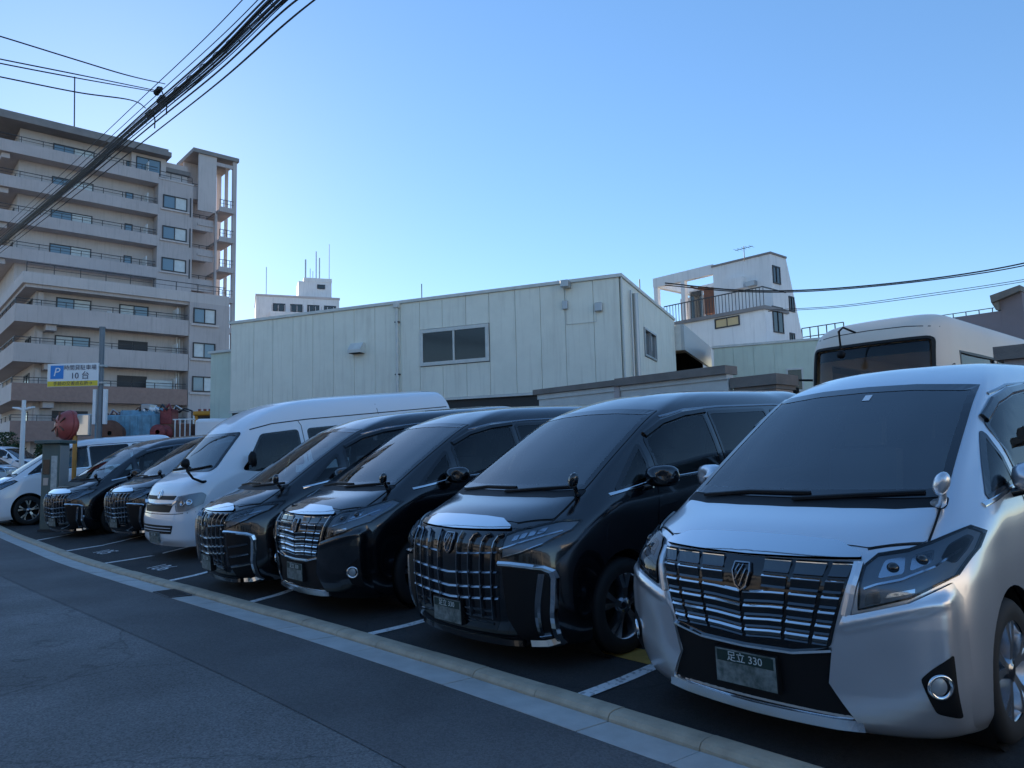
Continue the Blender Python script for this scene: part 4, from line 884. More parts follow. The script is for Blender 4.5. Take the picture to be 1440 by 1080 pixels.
# green panelled annex behind the gateway
ga = tag(empty('green_annex', (0, 0, 0)), 'pale green panelled annex seen between workshop and bus', 'building')
A0 = at_z(1003, 490, 31); A0[2] = 0; zt = at_z(1003, 490, 31)[2]
MB().obox(A0, oF, (-8, 0.03, -.6), (0, 5, zt)).build('wall', 'panel_green', ga); MB().obox(A0, oF, (-8.1, -.05, zt+.003), (.06, 5.1, zt+.1)).build('roof_cap', 'trim_pale', ga)
for k in range(10): MB().obox(A0, oF, (-8+k*.8+.006, 0, 1.), (-8+(k+1)*.8-.006, .028, zt-.01)).build('wall_panel', 'panel_green', ga)
pw = on_plane(1117, 530, A0, dS); uw = (pw-A0)@dF; win(ga, A0, oF, (uw-.35, pw[2]-.6), (uw+.3, pw[2]+.35), 1, 'trim_pale', 'win_dark', .07, .06)
# ------------------------------------------------------------------ block wall behind the cars
def yz(px, py, Y): q = on_y(px, py, Y); return q[0], q[2]
YW = 6.5
bw = tag(empty('block_wall', (0, 0, 0)), 'block wall with brown coping running behind the black minivans', 'wall')
xa, za = yz(757, 548, YW); xb, zb = yz(868, 533, YW); xc, zc = yz(1022, 517, YW); xd, zd = yz(1092, 524, YW-.02)
k = xa
while k < xc-.05:
    e = min(k+.79, xc)
    for zz in (.0, .4, .8, 1.2, 1.6, 2.0):
        MB().box((k+.004, YW, zz), (e-.004, YW+.15, min(zz+.393, zb-.2))).build('block', 'wall_block', bw)
    k += .8
MB().box((xa, YW+.01, 0), (xc, YW+.14, zb-.21)).build('mortar', 'trim_pale', bw)
MB().box((xa-.1, YW-.06, za-.10), (xb-.003, YW+.24, za)).build('coping', 'coping', bw); MB().box((xb, YW-.08, zb-.13), (xc+.02, YW+.26, zb)).build('coping', 'coping', bw)
MB().box((xa-.02, YW-.015, za-.195), (xc, YW+.16, za-.105)).build('coping_band', 'trim_pale', bw)  # pale trim strip just below the coping
MB().box((xb-.06, YW-.03, .1), (xb+.06, YW-.003, za-.11)).build('pier', 'wall_block', bw)
gp = tag(empty('gate_pier', ((xc+xd)/2, YW+.3, .1)), 'dark stone gate pier with flat cap at the wall end', 'gate pier')
w2 = (xd-xc)/2-.03
MB().box((-w2+.06, -.2, -.1), (w2-.06, .3, zd-.1-.16)).build('shaft', 'wall_block', gp); MB().box((-w2, -.28, zd-.1-.158), (w2, .38, zd-.1)).build('cap', 'coping', gp)
MB().box((-w2+.03, -.24, zd-.1-.22), (w2-.03, .34, zd-.1-.16)).build('moulding', 'coping', gp)
xe, ze = yz(1395, 488, YW)
g2 = tag(empty('gate_pier', (xe+.5, YW+.3, .1)), 'stone gate wall with flat brown cap beside the parked bus', 'gate pier')
MB().box((-.42, -.2, -.1), (2.4, .3, ze-.1-.16)).build('shaft', 'wall_block', g2); MB().box((-.5, -.28, ze-.1-.158), (2.5, .38, ze-.1)).build('cap', 'coping', g2)
# ------------------------------------------------------------------ bus
BUS = []
fb = lambda y, k: [(0,y),(.4*k,y+.012),(.72*k,y+.045),(.90*k,y+.13),(.975*k,y+.26),(1.0*k,y+.45)]
for z, y, k, yr in ((.28,.05,.98,6.95),(.6,0,1,7.0),(1.4,.0,1,7.0),(2.2,.07,.985,6.96),(2.6,.12,.97,6.92),(2.80,.18,.94,6.86),(2.95,.30,.86,6.75),(3.05,.55,.70,6.5),(3.10,1.0,.42,6.1)): BUS.append((z, fb(y, k), (1.0*k, .99*k), yr))
bus_raw = loft(BUS, 80, 44); BSf = Surf(bus_raw)
cb = MB(); cb.box((-.86, .34, .7), (.86, 6.7, 2.64)); me1 = cut(bus_raw, cb.mesh('c', 'liner'))
cb = MB(); cb.box((-.85, -.3, 1.35), (.85, .5, 2.62)); cb.box((-.75, 6.5, 1.5), (.75, 7.3, 2.5))
for k in range(5): cb.box((-1.4, .62+k*1.2, 1.5), (1.4, 1.70+k*1.2, 2.45))
me2 = cut(me1, cb.mesh('c', 'liner')); me3 = hard_edges(cut(me2, arch_cutter(.82, (1.2, 5.2), .44, .46, .3))); me3.materials.clear(); me3.materials.append(MT['bus_cream'])
bpr = Proto(); bpr.add('body', me3)
w = bpr.add('windshield', patch(BSf.front, rnd([(-.85,1.33),(.85,1.33),(.85,2.63),(-.85,2.63)], .08), -.03, .1, .01, 'pane_clear', 'windshield'))
bpr.add('windshield_seal', sweep(BSf.front, rnd([(-.84,1.34),(.84,1.34),(.84,2.63),(-.84,2.63)], .08)+[(-.84,1.40)], [(-.02,-.02),(.008,-.02),(.008,.02),(-.02,.02)], 'rubber', 'windshield_seal', .1), w)
bpr.add('sun_band', patch(BSf.front, rnd([(-.80,2.44),(.80,2.44),(.80,2.60),(-.80,2.60)], .03), -.045, .1, .004, 'black_plastic', 'sun_band'), w)
for c in (BSf.side, BSf.sideR):
    for k in range(5):
        i = bpr.add('side_window', patch(c, [(.60+k*1.2,1.48),(1.72+k*1.2,1.48),(1.72+k*1.2,2.47),(.60+k*1.2,2.47)], -.02, .3, .006, 'pane_clear', 'side_window'))
        bpr.add('window_frame', sweep(c, [(.62+k*1.2,1.5),(1.70+k*1.2,1.5),(1.70+k*1.2,2.45),(.62+k*1.2,2.45),(.62+k*1.2,1.5)], [(-.02,-.02),(.006,-.02),(.006,.02),(-.02,.02)], 'dark_frame', 'window_frame', .3), i)
bpr.add('roof_seam', sweep(BSf.front, [(-.88,2.78),(-.5,2.82),(0,2.83),(.5,2.82),(.88,2.78)], [(.002,-.006),(.002,.006)], 'liner', 'roof_seam', .08, False))
b = MB(); b.tube([(-.12,.06,2.80),(-.18,-.12,2.86),(-.22,-.16,2.80),(-.22,-.14,2.55)], .016, 8); i = bpr.add('look_down_mirror', b.mesh('look_down_mirror', 'black_plastic'))
b = MB(); b.lathe([(.001,-.02),(.05,-.015),(.065,.01),(.001,.015)], ax='y', n=16); me = b.mesh('mirror_head', 'black_plastic'); me.transform(Matrix.Translation((-.22,-.15,2.47))); bpr.add('mirror_head', me, i)
b = MB(); b.box((-.9, .3, .72), (.9, 6.7, .9)); bpr.add('cabin_floor', b.mesh('cabin_floor', 'seat_dark'))
for k in range(6):
    for sx in (-.75, .12):
        if k == 0 and sx < 0: continue
        b = MB(); b.box((sx, 1.0+k*.85, .9), (sx+.62, 1.5+k*.85, 1.32)); b.box((sx, 1.5+k*.85, .9), (sx+.62, 1.62+k*.85, 1.85)); b.box((sx+.04, 1.5+k*.85, 1.86), (sx+.58, 1.6+k*.85, 2.0))
        bpr.add('seat', b.mesh('seat', 'seat_red' if (k == 1 and sx < 0) else 'seat_dark'))
b = MB(); b.lathe([(.19,-.012),(.205,0),(.19,.012),(.178,0),(.19,-.012)], n=24); me = b.mesh('steering_wheel', 'black_plastic'); me.transform(Matrix.Translation((.45,.55,1.5)) @ Matrix.Rotation(.9, 4, 'X')); bpr.add('steering_wheel', me)
add_wheels(bpr, .84, (1.2, 5.2), .40, .40, .24, .25)
for s in (1, -1):
    bpr.add('headlight', patch(BSf.front, rnd([(s*.55,.85),(s*.84,.85),(s*.84,1.05),(s*.55,1.05)], .03), .006, .05, .01, 'reflector', 'headlight'))
    b = MB(); b.tube([(s*.96,.35,2.2),(s*1.12,.1,2.2),(s*1.15,.05,2.05)], .018, 8); i = bpr.add('door_mirror', b.mesh('door_mirror', 'black_plastic'))
    b = MB(); b.box((s*1.15-.09, .03, 1.75), (s*1.15+.09, .10, 2.08)); bpr.add('mirror_head', b.mesh('mirror_head', 'black_plastic'), i)
bpr.add('grille', patch(BSf.front, rnd([(-.48,.82),(.48,.82),(.48,1.0),(-.48,1.0)], .03), .004, .08, .006, 'black_plastic', 'grille'))
bx = (on_y(1131, 500, 8.1)[0]+on_y(1320, 470, 8.3)[0])/2
br = bpr.place('minibus', (bx, 8.0, .30), 0, 0, 'bus_cream'); br.scale = (1.06, 1.5, 1.06); tag(br, 'cream minibus parked behind the gate wall and the silver minivan', 'bus')
# ------------------------------------------------------------------ white stepped building
YB = 31.
wb = tag(empty('white_building', (0, 0, 0)), 'white stepped building with roof pergola, balcony and sloped rear edge', 'building')
def X(px, py, Y=YB): q = on_y(px, py, Y); return q[0], q[2]
x0, zt0 = X(1002, 374); x1, zt1 = X(1083, 359); zt0 = zt1 = (zt0+zt1)/2
# upper block: sloped back wall as prism in the y-z plane
q = on_x(1110, 380, x1); q2 = on_x(1127, 478, x1)
prof = [(YB, -.6), (q2[1]+3.0, -.6), (q2[1]+.2, q2[2]), (q[1], zt0-.9), (q[1]-.3, zt0), (YB, zt0)]
MB().prism(prof, lambda a, z: np.array([x0, a, z]), np.array([x1-x0, 0, 0])).build('wall', 'wall_white', wb)
MB().box((x0-.06, YB-.06, zt0+.003), (x1+.06, q[1]-.3, zt0+.10)).build('roof_cap', 'roof_grey', wb)
xs_, zs_ = X(938, 420)
xl, zl = X(918, 392)
# pergola frame
MB().box((xl, YB, zl-.55), (x0-.01, YB+.3, zl)).build('pergola_beam', 'wall_white', wb); MB().box((xl, YB+.31, zl-.55), (xl+.3, YB+4, zl)).build('pergola_beam', 'wall_white', wb)
for a in (xl+.02, xl+1.9): MB().box((a, YB+.02, -.5 if a < xl+1 else zl-3.2), (a+.26, YB+.28, zl-.553)).build('pergola_post', 'wall_white', wb)
MB().box((xl+.31, YB+3.7, zl-.5), (x0-.01, YB+3.95, zl-.05)).build('pergola_beam', 'wall_white', wb)
zbal = X(1000, 438)[1]
MB().box((xl+.3, YB+2.2, zbal), (x0-.01, YB+2.4, zl-1.0)).build('back_wall', 'wall_tan_light', wb)
for k in range(4): win(wb, np.array([xl+1.0+k*1.0, YB+2.19, 0]), [np.array([1., 0, 0]), np.array([0, 1., 0]), ZV], (0, zbal+.2), (.9, zbal+1.9), 1, 'alu', 'win_glass', .06, .05)
# lower projecting block with balcony on top
YL = YB-2.2; xa_, za_ = X(1075, 432, YL); xb_, zb_ = X(935, 446, YL)
MB().box((xb_, YL, -.6), (xa_, YB-.003, za_-.1)).build('lower_block', 'wall_white', wb); MB().box((xb_-.1, YL-.12, za_-.097), (xa_+.1, YB-.004, za_+.08)).build('balcony_slab', 'roof_grey', wb)
for k in range(32):
    xx = xb_+(xa_-xb_)*k/31; MB().box((xx-.012, YL-.05, za_+.082), (xx+.012, YL-.025, za_+.98)).build('baluster', 'rail', wb)
MB().box((xb_, YL-.06, za_+.983), (xa_, YL-.01, za_+1.03)).build('handrail', 'rail', wb); MB().box((xa_-.05, YL, za_+.983), (xa_, YB-.01, za_+1.03)).build('handrail', 'rail', wb)
oY = [np.array([1., 0, 0]), np.array([0, 1., 0]), ZV]
a0, c0 = X(1006, 463, YL); a1, c1 = X(1040, 443, YL); win(wb, np.array([0, YL, 0]), oY, (a0, c0), (a1, c1), 2, 'dark_frame', 'win_warm_reflection', .06, .05)
oX = [np.array([0, 1., 0]), np.array([-1., 0, 0]), ZV]
for (px, py, qx, qy) in ((1087, 398, 1096, 376), (1110, 438, 1116, 418), (1111, 484, 1117, 469)):
    A_ = on_x(px, py, x1); B_ = on_x(qx, qy, x1); win(wb, np.array([x1, 0, 0]), oX, (A_[1], A_[2]), (B_[1], B_[2]), 2, 'dark_frame', 'win_glass', .07, .05)
A_ = on_x(1066, 463, xa_); win(wb, np.array([xa_, 0, 0]), oX, (YL+.7, A_[2]), (YL+1.7, A_[2]+1.3), 2, 'dark_frame', 'win_glass', .06, .05)
MB().box((x0+1.0, YB-.25, zt0-1.5), (x0+1.9, YB-.003, zt0-.9)).build('vent_cover', 'wall_white', wb); MB().box((x1-1.3, YB-.3, zt0-1.5), (x1-.8, YB-.003, zt0-1.25)).build('vent_hood', 'alu', wb)
for k in range(3): MB().box((xl+2.2+k*.5, YB+.5, zl-.9-.1*k), (xl+2.26+k*.5, YB+3.6, zl-.82-.1*k)).build('pergola_batten', 'rust', wb)
MB().box((x0-.9, YB+.4, zbal), (x0-.02, YB+2.1, zl-1.2)).build('shed', 'rust', wb)
def aerial(px, py, Z, h, label, par=None):
    p = at_z(px, py, Z); r = tag(empty('roof_aerial', p), label, 'aerial')
    b = MB(); b.tube([(0, 0, -.05), (0, 0, h)], .02, 5); b.build('mast', 'rail', r)
    b = MB(); b.tube([(-.5, 0, h*.85), (.5, 0, h*.85)], .014, 5); b.build('boom', 'rail', r)
    for k in range(5): b = MB(); b.tube([(-.45+k*.22, -.25, h*.85), (-.45+k*.22, .25, h*.85)], .010, 4); b.build('rod', 'rail', r)
    return r
aerial(1047, 366, 38.2, .75, 'small television aerial on the white building roof')
# brown gabled house at right, railing roof
hs = tag(empty('brown_house', (0, 0, 0)), 'dark brown house with raised roof box behind the minibus', 'house')
YH = 30.; hx0, hz0 = X(1318, 449, YH); hx1, hz1 = X(1407, 437, YH); hx2, hz2 = X(1436, 404, YH)
MB().box((hx0, YH, -.6), (hx1, YH+6, hz1)).build('wall', 'wall_purple', hs); MB().box((hx1+.003, YH, -.6), (hx2, YH+6, hz2-.1)).build('tower', 'wall_purple', hs)
ra0, rz0 = X(1395, 417, YH); ra1, rz1 = X(1437, 402, YH)
b = MB(); b.prism([(ra0, rz0), (ra1, rz1), (ra1, rz1-.22), (ra0+.03, rz0-.3)], lambda a, z: np.array([a, YH-.3, z]), np.array([0, 6.5, 0])); b.build('roof', 'coping', hs)
b = MB(); b.prism([(ra0+.02, rz0-.305), (ra0+.25, rz0-.25), (hx1+.0, hz1+.02), (hx1-.1, hz1+.02)], lambda a, z: np.array([a, YH-.2, z]), np.array([0, 6.2, 0])); b.build('eave_board', 'coping', hs)
for k in range(5):
    xx = hx0+.1+(hx1-hx0-.4)*k/4; MB().box((xx-.015, YH+.1, hz1), (xx+.015, YH+.13, hz1+.16)).build('rail_post', 'rail', hs)
MB().box((hx0, YH+.09, hz1+.16), (hx1-.25, YH+.14, hz1+.185)).build('handrail', 'rail', hs)
win(hs, np.array([0, YH, 0]), oY, (hx0+.5, 3.0), (hx0+1.5, 4.4), 2, 'alu', 'win_dark', .06, .05)
# railing of a flat roof seen left of the bus
rr = tag(empty('flat_roof_house', (0, 0, 0)), 'pale flat-roofed house with thin roof railing beyond the annex', 'house')
ra = at_z(1128, 484, 45); rb = at_z(1215, 470, 45)
MB().box((ra[0]-.5, ra[1]+.0, -.6), (rb[0]+2, ra[1]+6, ra[2]-.15)).build('wall', 'wall_white', rr)
for k in range(6): xx = ra[0]+(rb[0]-ra[0])*k/5; MB().box((xx-.025, ra[1]+.05, ra[2]-.15), (xx+.025, ra[1]+.1, ra[2]+.95)).build('rail_post', 'rail', rr)
for h in (.4, .95): MB().box((ra[0], ra[1]+.04, ra[2]+h), (rb[0], ra[1]+.11, ra[2]+h+.05)).build('handrail', 'rail', rr)
# ------------------------------------------------------------------ far white block with masts
fbk = tag(empty('distant_block', (0, 0, 0)), 'distant white apartment block with roof tower and masts', 'building')
ZB = 110; e0 = at_z(360, 416, ZB); e1 = at_z(490, 425, ZB); zr = e0[2]; oB = [RTh := np.array([RT[0], RT[1], 0])/np.hypot(RT[0], RT[1]), np.array([-RT[1], RT[0], 0])/np.hypot(RT[0], RT[1]), ZV]
cth, sth = math.cos(.35), math.sin(.35)
oB = [oB[0]*cth+oB[1]*sth, -oB[0]*sth+oB[1]*cth, ZV]
def fbx(n, m, lo, hi): return MB().obox((e0[0], e0[1], 0), oB, lo, hi).build(n, m, fbk)
fbx('wall', 'wall_white', (0, 0, -.6), (12.2, 9, zr)); fbx('roof_cap', 'wall_tan_light', (-.1, -.1, zr+.003), (12.3, 9.1, zr+.3))
fbx('roof_tower', 'wall_white', (6.2, 1.5, zr), (11.2, 6, zr+3.0)); fbx('roof_tower', 'wall_white', (7.0, 1.45, zr+3.0), (11.25, 6.1, zr+3.6))
for k in range(4): win(fbk, np.array([e0[0], e0[1], 0]), oB, (2.4+k*2.5, zr-2.2), (4.2+k*2.5, zr-1.0), 2, 'dark_frame', 'win_dark', .1, .06)
win(fbk, np.array([e0[0], e0[1], 0])+oB[1]*1.45, oB, (9.0, zr+1.9), (10.2, zr+2.6), 1, 'dark_frame', 'win_dark', .1, .06)
for k in range(11): fbx('baluster', 'wall_tan_light', (2.2+k*.9, -.9, zr-2.4), (2.3+k*.9, -.85, zr-1.4))
fbx('balcony', 'wall_white', (2, -.95, zr-3.2), (12, -.003, zr-2.4))
for u, v, h, r in ((7.3, 2, 3.0, .12), (9.4, 2, 3.4, .10), (8.9, 2, 4.4, .09), (11.0, 3, 6.0, .06), (1.5, 2, 5.0, .06), (8.0, 2, 1.6, .05), (8.4, 2, 1.2, .05)):
    p = np.array([e0[0], e0[1], 0])+oB[0]*u+oB[1]*v; b = MB(); z_ = zr+(3.6 if 7.0 < u < 11.5 else (3.0 if u > 6.6 and u < 11.5 else 0)); b.tube([p+ZV*(z_-.2), p+ZV*(z_+h)], r, 5); b.build('mast', 'alu', fbk)
# ------------------------------------------------------------------ apartment building
XU, XL = -70.95, -61.08
ap = tag(empty('apartment_building', (0, 0, 0)), 'tall tan apartment building with long balconies and open stair tower', 'building')
def ab(name, m, lo, hi, par=ap): return MB().box(lo, hi).build(name, m, par)
oA = [np.array([0, 1., 0]), np.array([-1., 0, 0]), ZV]      # facade facing +x
oN = [np.array([-1., 0, 0]), np.array([0, 1., 0]), ZV]      # facade facing -y
# cores
ab('wall', 'wall_tan_light', (-90, 6.1, 15.2), (XU-1.5, 20.2, 31.3)); ab('wall', 'wall_tan_light', (-90, 6.3, -1), (XL-1.5, 20.3, 15.15))
ab('roof_slab', 'roof_grey', (-91, 4.0, 31.3), (XU+.1, 18.2, 31.75)); ab('roof_parapet', 'roof_grey', (-90.9, 4.1, 31.753), (XU-.2, 18.0, 32.1))
def railing(y0, y1, x, z, h=.55, step=1.6, par=ap):
    ab('handrail', 'rail', (x-.03, y0, z+h-.05), (x+.03, y1, z+h)); ab('handrail', 'rail', (x-.02, y0, z+h*.45), (x+.02, y1, z+h*.45+.03)); k = y0
    while k <= y1: ab('rail_post', 'rail', (x-.025, k, z), (x+.025, k+.05, z+h-.053)); k += step
def railing_x(x0, x1, y, z, h=.55):
    ab('handrail', 'rail', (x0, y-.03, z+h-.05), (x1, y+.03, z+h)); k = x0
    while k <= x1: ab('rail_post', 'rail', (k, y-.025, z), (k+.05, y+.025, z+h-.053)); k += 2
# upper floors
for i, zb_ in enumerate((28.47, 25.40, 22.35, 19.25)):
    ye = 17.1; y0 = 4.4
    hh = .98
    ab('balcony_parapet', 'wall_tan', (XU-.15, y0, zb_-.05), (XU, ye, zb_+hh)); ab('balcony_floor', 'wall_tan', (XU-1.5, y0+.16, zb_-.02), (XU-.153, ye, zb_+.15))
    ab('balcony_parapet', 'wall_tan', (-86, y0, zb_-.05), (XU-.153, y0+.15, zb_+hh)); ab('balcony_floor', 'wall_tan', (-86, y0+.155, zb_-.02), (XU-1.505, 6.09, zb_+.15))
    railing(y0, ye-.1, XU-.07, zb_+hh); railing_x(-86, XU-.2, y0+.07, zb_+hh)
    zf = zb_+.16
    o = np.array([XU-1.5, 0, 0])
    win(ap, o, oA, (8.6, zf), (11.9, zf+2.0), 2, 'dark_frame', ['win_apt_sky', 'curtain'], .09, .06)
    win(ap, o, oA, (14.6, zf+.4), (15.3, zf+1.9), 1, 'dark_frame', 'win_apt_sky', .08, .06)
    win(ap, np.array([0, 6.1, 0]), oN, (XU*-1+3, zf), (XU*-1+5.4, zf+2.0), 2, 'dark_frame', 'win_dark', .09, .06)
    ab('partition', 'wall_white', (XU-1.48, 16.2, zf), (XU-.16, 16.26, zf+1.8)); ab('ac_unit', 'wall_white', (XU-1.3, 13.2, zf+.02), (XU-1.0, 14.0, zf+.62))
    ab('beam_end', 'wall_tan', (XU-1.5, 4.7, zb_-.5), (XU-.4, 5.3, zb_-.055))
    if i:
        win(ap, np.array([XU+.0, 0, 0]), oA, (17.52, zb_+.75), (19.75, zb_+2.05), 2, 'dark_frame', ['win_apt_sky', 'curtain'], .09, .10)
        ab('window_sill', 'wall_tan_light', (XU+.002, 17.3, zb_+.55), (XU+.16, 19.95, zb_+.70)); ab('window_reveal', 'dark_frame', (XU+.002, 20.02, zb_+.3), (XU+.06, 20.12, zb_+2.2))
# tower of stacked windows at the right of the balconies
ab('bay', 'wall_tan', (XU-3, 17.105, 15.2), (XU, 20.3, 28.9)); ab('bay_cap', 'wall_tan_light', (XU-3, 17.1, 28.903), (XU+.06, 20.35, 29.05))
railing(17.2, 20.2, XU-.1, 29.05, .7, 1.0)
ab('penthouse', 'wall_tan_light', (XU-4, 14.9, 29.46), (XU-.9, 18.0, 31.295)); win(ap, np.array([XU-.9, 0, 0]), oA, (15.3, 29.55), (17.5, 31.0), 2, 'dark_frame', 'win_apt_sky', .09, .06)
ab('penthouse_roof', 'roof_grey', (XU-5, 18.0, 30.3), (XU-1.2, 20.4, 30.7))
# stair tower
ys0, ys1, zt_ = 20.7, 24.6, 32.4
ab('stair_roof', 'roof_grey', (XU-5, ys0-.5, zt_), (XU+.2, ys1+.15, zt_+.4)); ab('stair_wall', 'wall_tan_light', (XU-.2, ys0+.1, 26.6), (XU, 22.55, zt_-.003)); ab('stair_wall', 'wall_tan', (XU-3.2, ys0-.4, 0), (XU-3.0, 23.55, zt_-.003))
ab('stair_column', 'wall_tan', (XU-.3, 24.2, 0), (XU, ys1, zt_-.003)); ab('stair_column', 'wall_tan', (XU-4.6, 24.2, 0), (XU-4.3, ys1, zt_-.003)); ab('stair_column', 'wall_tan', (XU-2.4, 24.25, 0), (XU-2.2, ys1-.05, zt_-.003)); ab('stair_column', 'wall_tan', (XU-.29, 22.5, 0), (XU-.01, 22.7, 26.59))
ab('stair_beam', 'wall_tan', (XU-.25, 22.56, 31.6), (XU-.02, 24.19, 31.95))
for i in range(9):
    z_ = 1.0+3.07*i+1.2
    ab('stair_landing', 'wall_tan', (XU-2.99, 22.72, z_), (XU+.5, 24.19, z_+.22)); ab('stair_parapet', 'wall_tan', (XU+.4, 22.72, z_+.223), (XU+.5, 24.19, z_+.5))
    railing(22.75, 24.15, XU+.45, z_+.5, .75, .35); ab('stair_landing', 'wall_tan', (XU-2.99, ys0+.2, z_+1.5), (XU-.3, 22.49, z_+1.72))
    ab('corridor_parapet', 'wall_tan', (XU-.55, 20.35, z_+1.0), (XU-.4, 22.45, z_+2.2)); railing(20.4, 22.4, XU-.47, z_+2.2, .4, .7)
    V0 = (XU-1.6, 22.71)
# lower block
ab('terrace_parapet', 'wall_tan_light', (XL-.2, 5.2, 15.15), (XL, 20.3, 16.0)); ab('terrace_parapet', 'wall_tan_light', (-80, 5.2, 15.15), (XL-.203, 5.4, 16.0)); ab('terrace_floor', 'wall_tan', (-85, 5.405, 14.9), (XL-.205, 20.3, 15.3)); railing(5.4, 20.0, XL-.1, 16.0, .75, 1.75)
ab('bay', 'wall_tan', (XL-3, 17.0, -1), (XL, 20.35, 15.146))
rows = [(12.25, 13.55, 'wall_tan'), (9.30, 10.70, 'wall_tan'), (6.45, 7.75, 'wall_brown'), (3.5, 5.0, 'wall_brown')]
for i, (z0, z1, m) in enumerate(rows):
    y0, ye = 4.8, 16.95
    ab('balcony_parapet', m, (XL-.15, y0, z0), (XL, ye, z1)); ab('balcony_floor', 'wall_tan', (XL-1.5, y0+.16, z0+.05), (XL-.153, ye, z0+.25))
    ab('balcony_parapet', m if i < 2 else 'wall_tan_light', (-78, y0, z0), (XL-.153, y0+.15, z1)); ab('balcony_floor', 'wall_tan', (-78, y0+.155, z0+.05), (XL-1.505, 6.29, z0+.25))
    railing(y0, ye-.1, XL-.07, z1, .45); railing_x(-78, XL-.2, y0+.07, z1, .45)
    zf = z0+.27; o = np.array([XL-1.5, 0, 0]); c = ['win_apt_sky', 'curtain'] if i % 2 == 0 else ['curtain', 'win_apt_sky']
    win(ap, o, oA, (7.6, zf), (10.0, zf+2.1), 2, 'dark_frame', c if i < 2 else 'shutter_dark', .09, .06)
    win(ap, o, oA, (12.0, zf), (14.2, zf+2.1), 2, 'dark_frame', 'shutter_dark' if i in (1, 2) else c[::-1], .09, .06)
    ab('ac_unit', 'wall_white', (XL-1.2, 14.7, zf+.02), (XL-.8, 15.6, zf+1.0)); ab('ac_unit', 'wall_white', (XL-1.3, 11.0, zf+.5), (XL-1.0, 11.4, zf+1.3))
    ab('partition', 'wall_white', (XL-1.48, 16.1, zf), (XL-.16, 16.16, zf+2.0)); ab('beam_end', 'wall_tan', (XL-1.45, 6.8, z0-.45), (XL-.3, 7.5, z0-.003))
    ab('column', 'wall_tan_light', (XL-1.49, 6.4, zf), (XL-1.2, 6.75, zf+2.3))
    if i == 2: ab('laundry', 'curtain', (XL-.9, 14.0, z1-.2), (XL-.86, 16.0, z1+.75))
    win(ap, np.array([XL, 0, 0]), oA, (17.3, z0+1.15), (19.15, z0+2.45), 2, 'dark_frame', c, .09, .10)
    ab('window_sill', 'wall_tan_light', (XL+.002, 17.1, z0+.92), (XL+.16, 19.4, z0+1.10))
    win(ap, np.array([0, 6.3, 0]), oN, (-XL+3, zf), (-XL+5.4, zf+2.1), 2, 'dark_frame', 'win_dark', .09, .06)
    ab('drain_pipe', 'wall_white', (XL-1.45, 16.6, zf), (XL-1.35, 16.7, zf+2.6))
ab('drain_pipe', 'wall_white', (XL-1.45, 16.4, 0), (XL-1.36, 16.5, 15))
p = on_x(105, 182, XU-5); b = MB(); b.tube([p-ZV*1.5, on_x(105, 108, XU-5)], .06, 5); b.build('lightning_rod', 'rail', ap)
# ------------------------------------------------------------------ parking sign on grey pole
ZS = 24.
ps = at_z(138, 655, ZS); pt = at_z(140, 458, ZS); gz = G(ps[0], ps[1])
sg = tag(empty('parking_sign', (ps[0], ps[1], gz)), 'blue and white parking sign with yellow strip on grey pole', 'sign')
H = pt[2]-gz
b = MB(); b.tube([(0, 0, -.1), (0, 0, H)], .085, 14); b.build('pole', 'grey_pole', sg); b = MB(); b.tube([(0, 0, H+.002), (0, 0, H+.04)], .105, 14); b.build('pole_cap', 'grey_pole', sg)
ux = np.array([RT[0], RT[1], 0]); ux /= np.linalg.norm(ux); un = np.array([ux[1], -ux[0], 0]); un = -un if un@FW > 0 else un   # un faces the camera side
L_ = at_z(67, 511, ZS)-at_z(138, 511, ZS); wS = np.linalg.norm(L_[:2]); zA = at_z(100, 510, ZS)[2]-gz; zB_ = at_z(100, 543, ZS)[2]-gz
fS = [ux, -un, ZV]
def sb(n, m, lo, hi, par=sg): return MB().obox((0, 0, 0), fS, lo, hi).build(n, m, par)
pn = sb('panel', 'sign_white', (-wS-.02, -.16, zB_), (.0, -.11, zA)); hS = zA-zB_
sb('yellow_strip', 'sign_yellow', (-wS-.01, -.166, zB_+.01), (-.01, -.162, zB_+hS*.24), pn); sb('blue_square', 'sign_blue', (-wS+.08, -.168, zB_+hS*.34), (-wS+.08+hS*.56, -.162, zB_+hS*.92), pn)
sb('clamp', 'alu', (-.14, -.13, zA-.12), (.14, .13, zA-.06)); sb('clamp', 'alu', (-.14, -.13, zB_+.08), (.14, .13, zB_+.14)); sb('side_box', 'sign_white', (-.22, -.05, zB_-1.25), (-.12, .06, zB_-.1)); sb('side_box', 'sign_white', (.12, -.05, zB_-1.25), (.22, .06, zB_-.1))
def sign_text(s, size, m, u, z, sh=0.):
    me = text_mesh(s, size, m, 'lettering', .001); o_ = ux*u-un*(-.172)+ZV*z; frame_mesh(me, o_, ux+ZV*0, ZV+ux*sh, un); return link('lettering', me, pn)
sign_text('時間貸駐車場', hS*.235, 'sign_navy', -wS*.36, zB_+hS*.80); sign_text('10 台', hS*.36, 'sign_navy', -wS*.36, zB_+hS*.45); sign_text('手前の交差点右折→', hS*.19, 'sign_navy', -wS*.5, zB_+hS*.125); sign_text('P', hS*.52, 'sign_white', -wS+.08+hS*.28, zB_+hS*.62, .22)
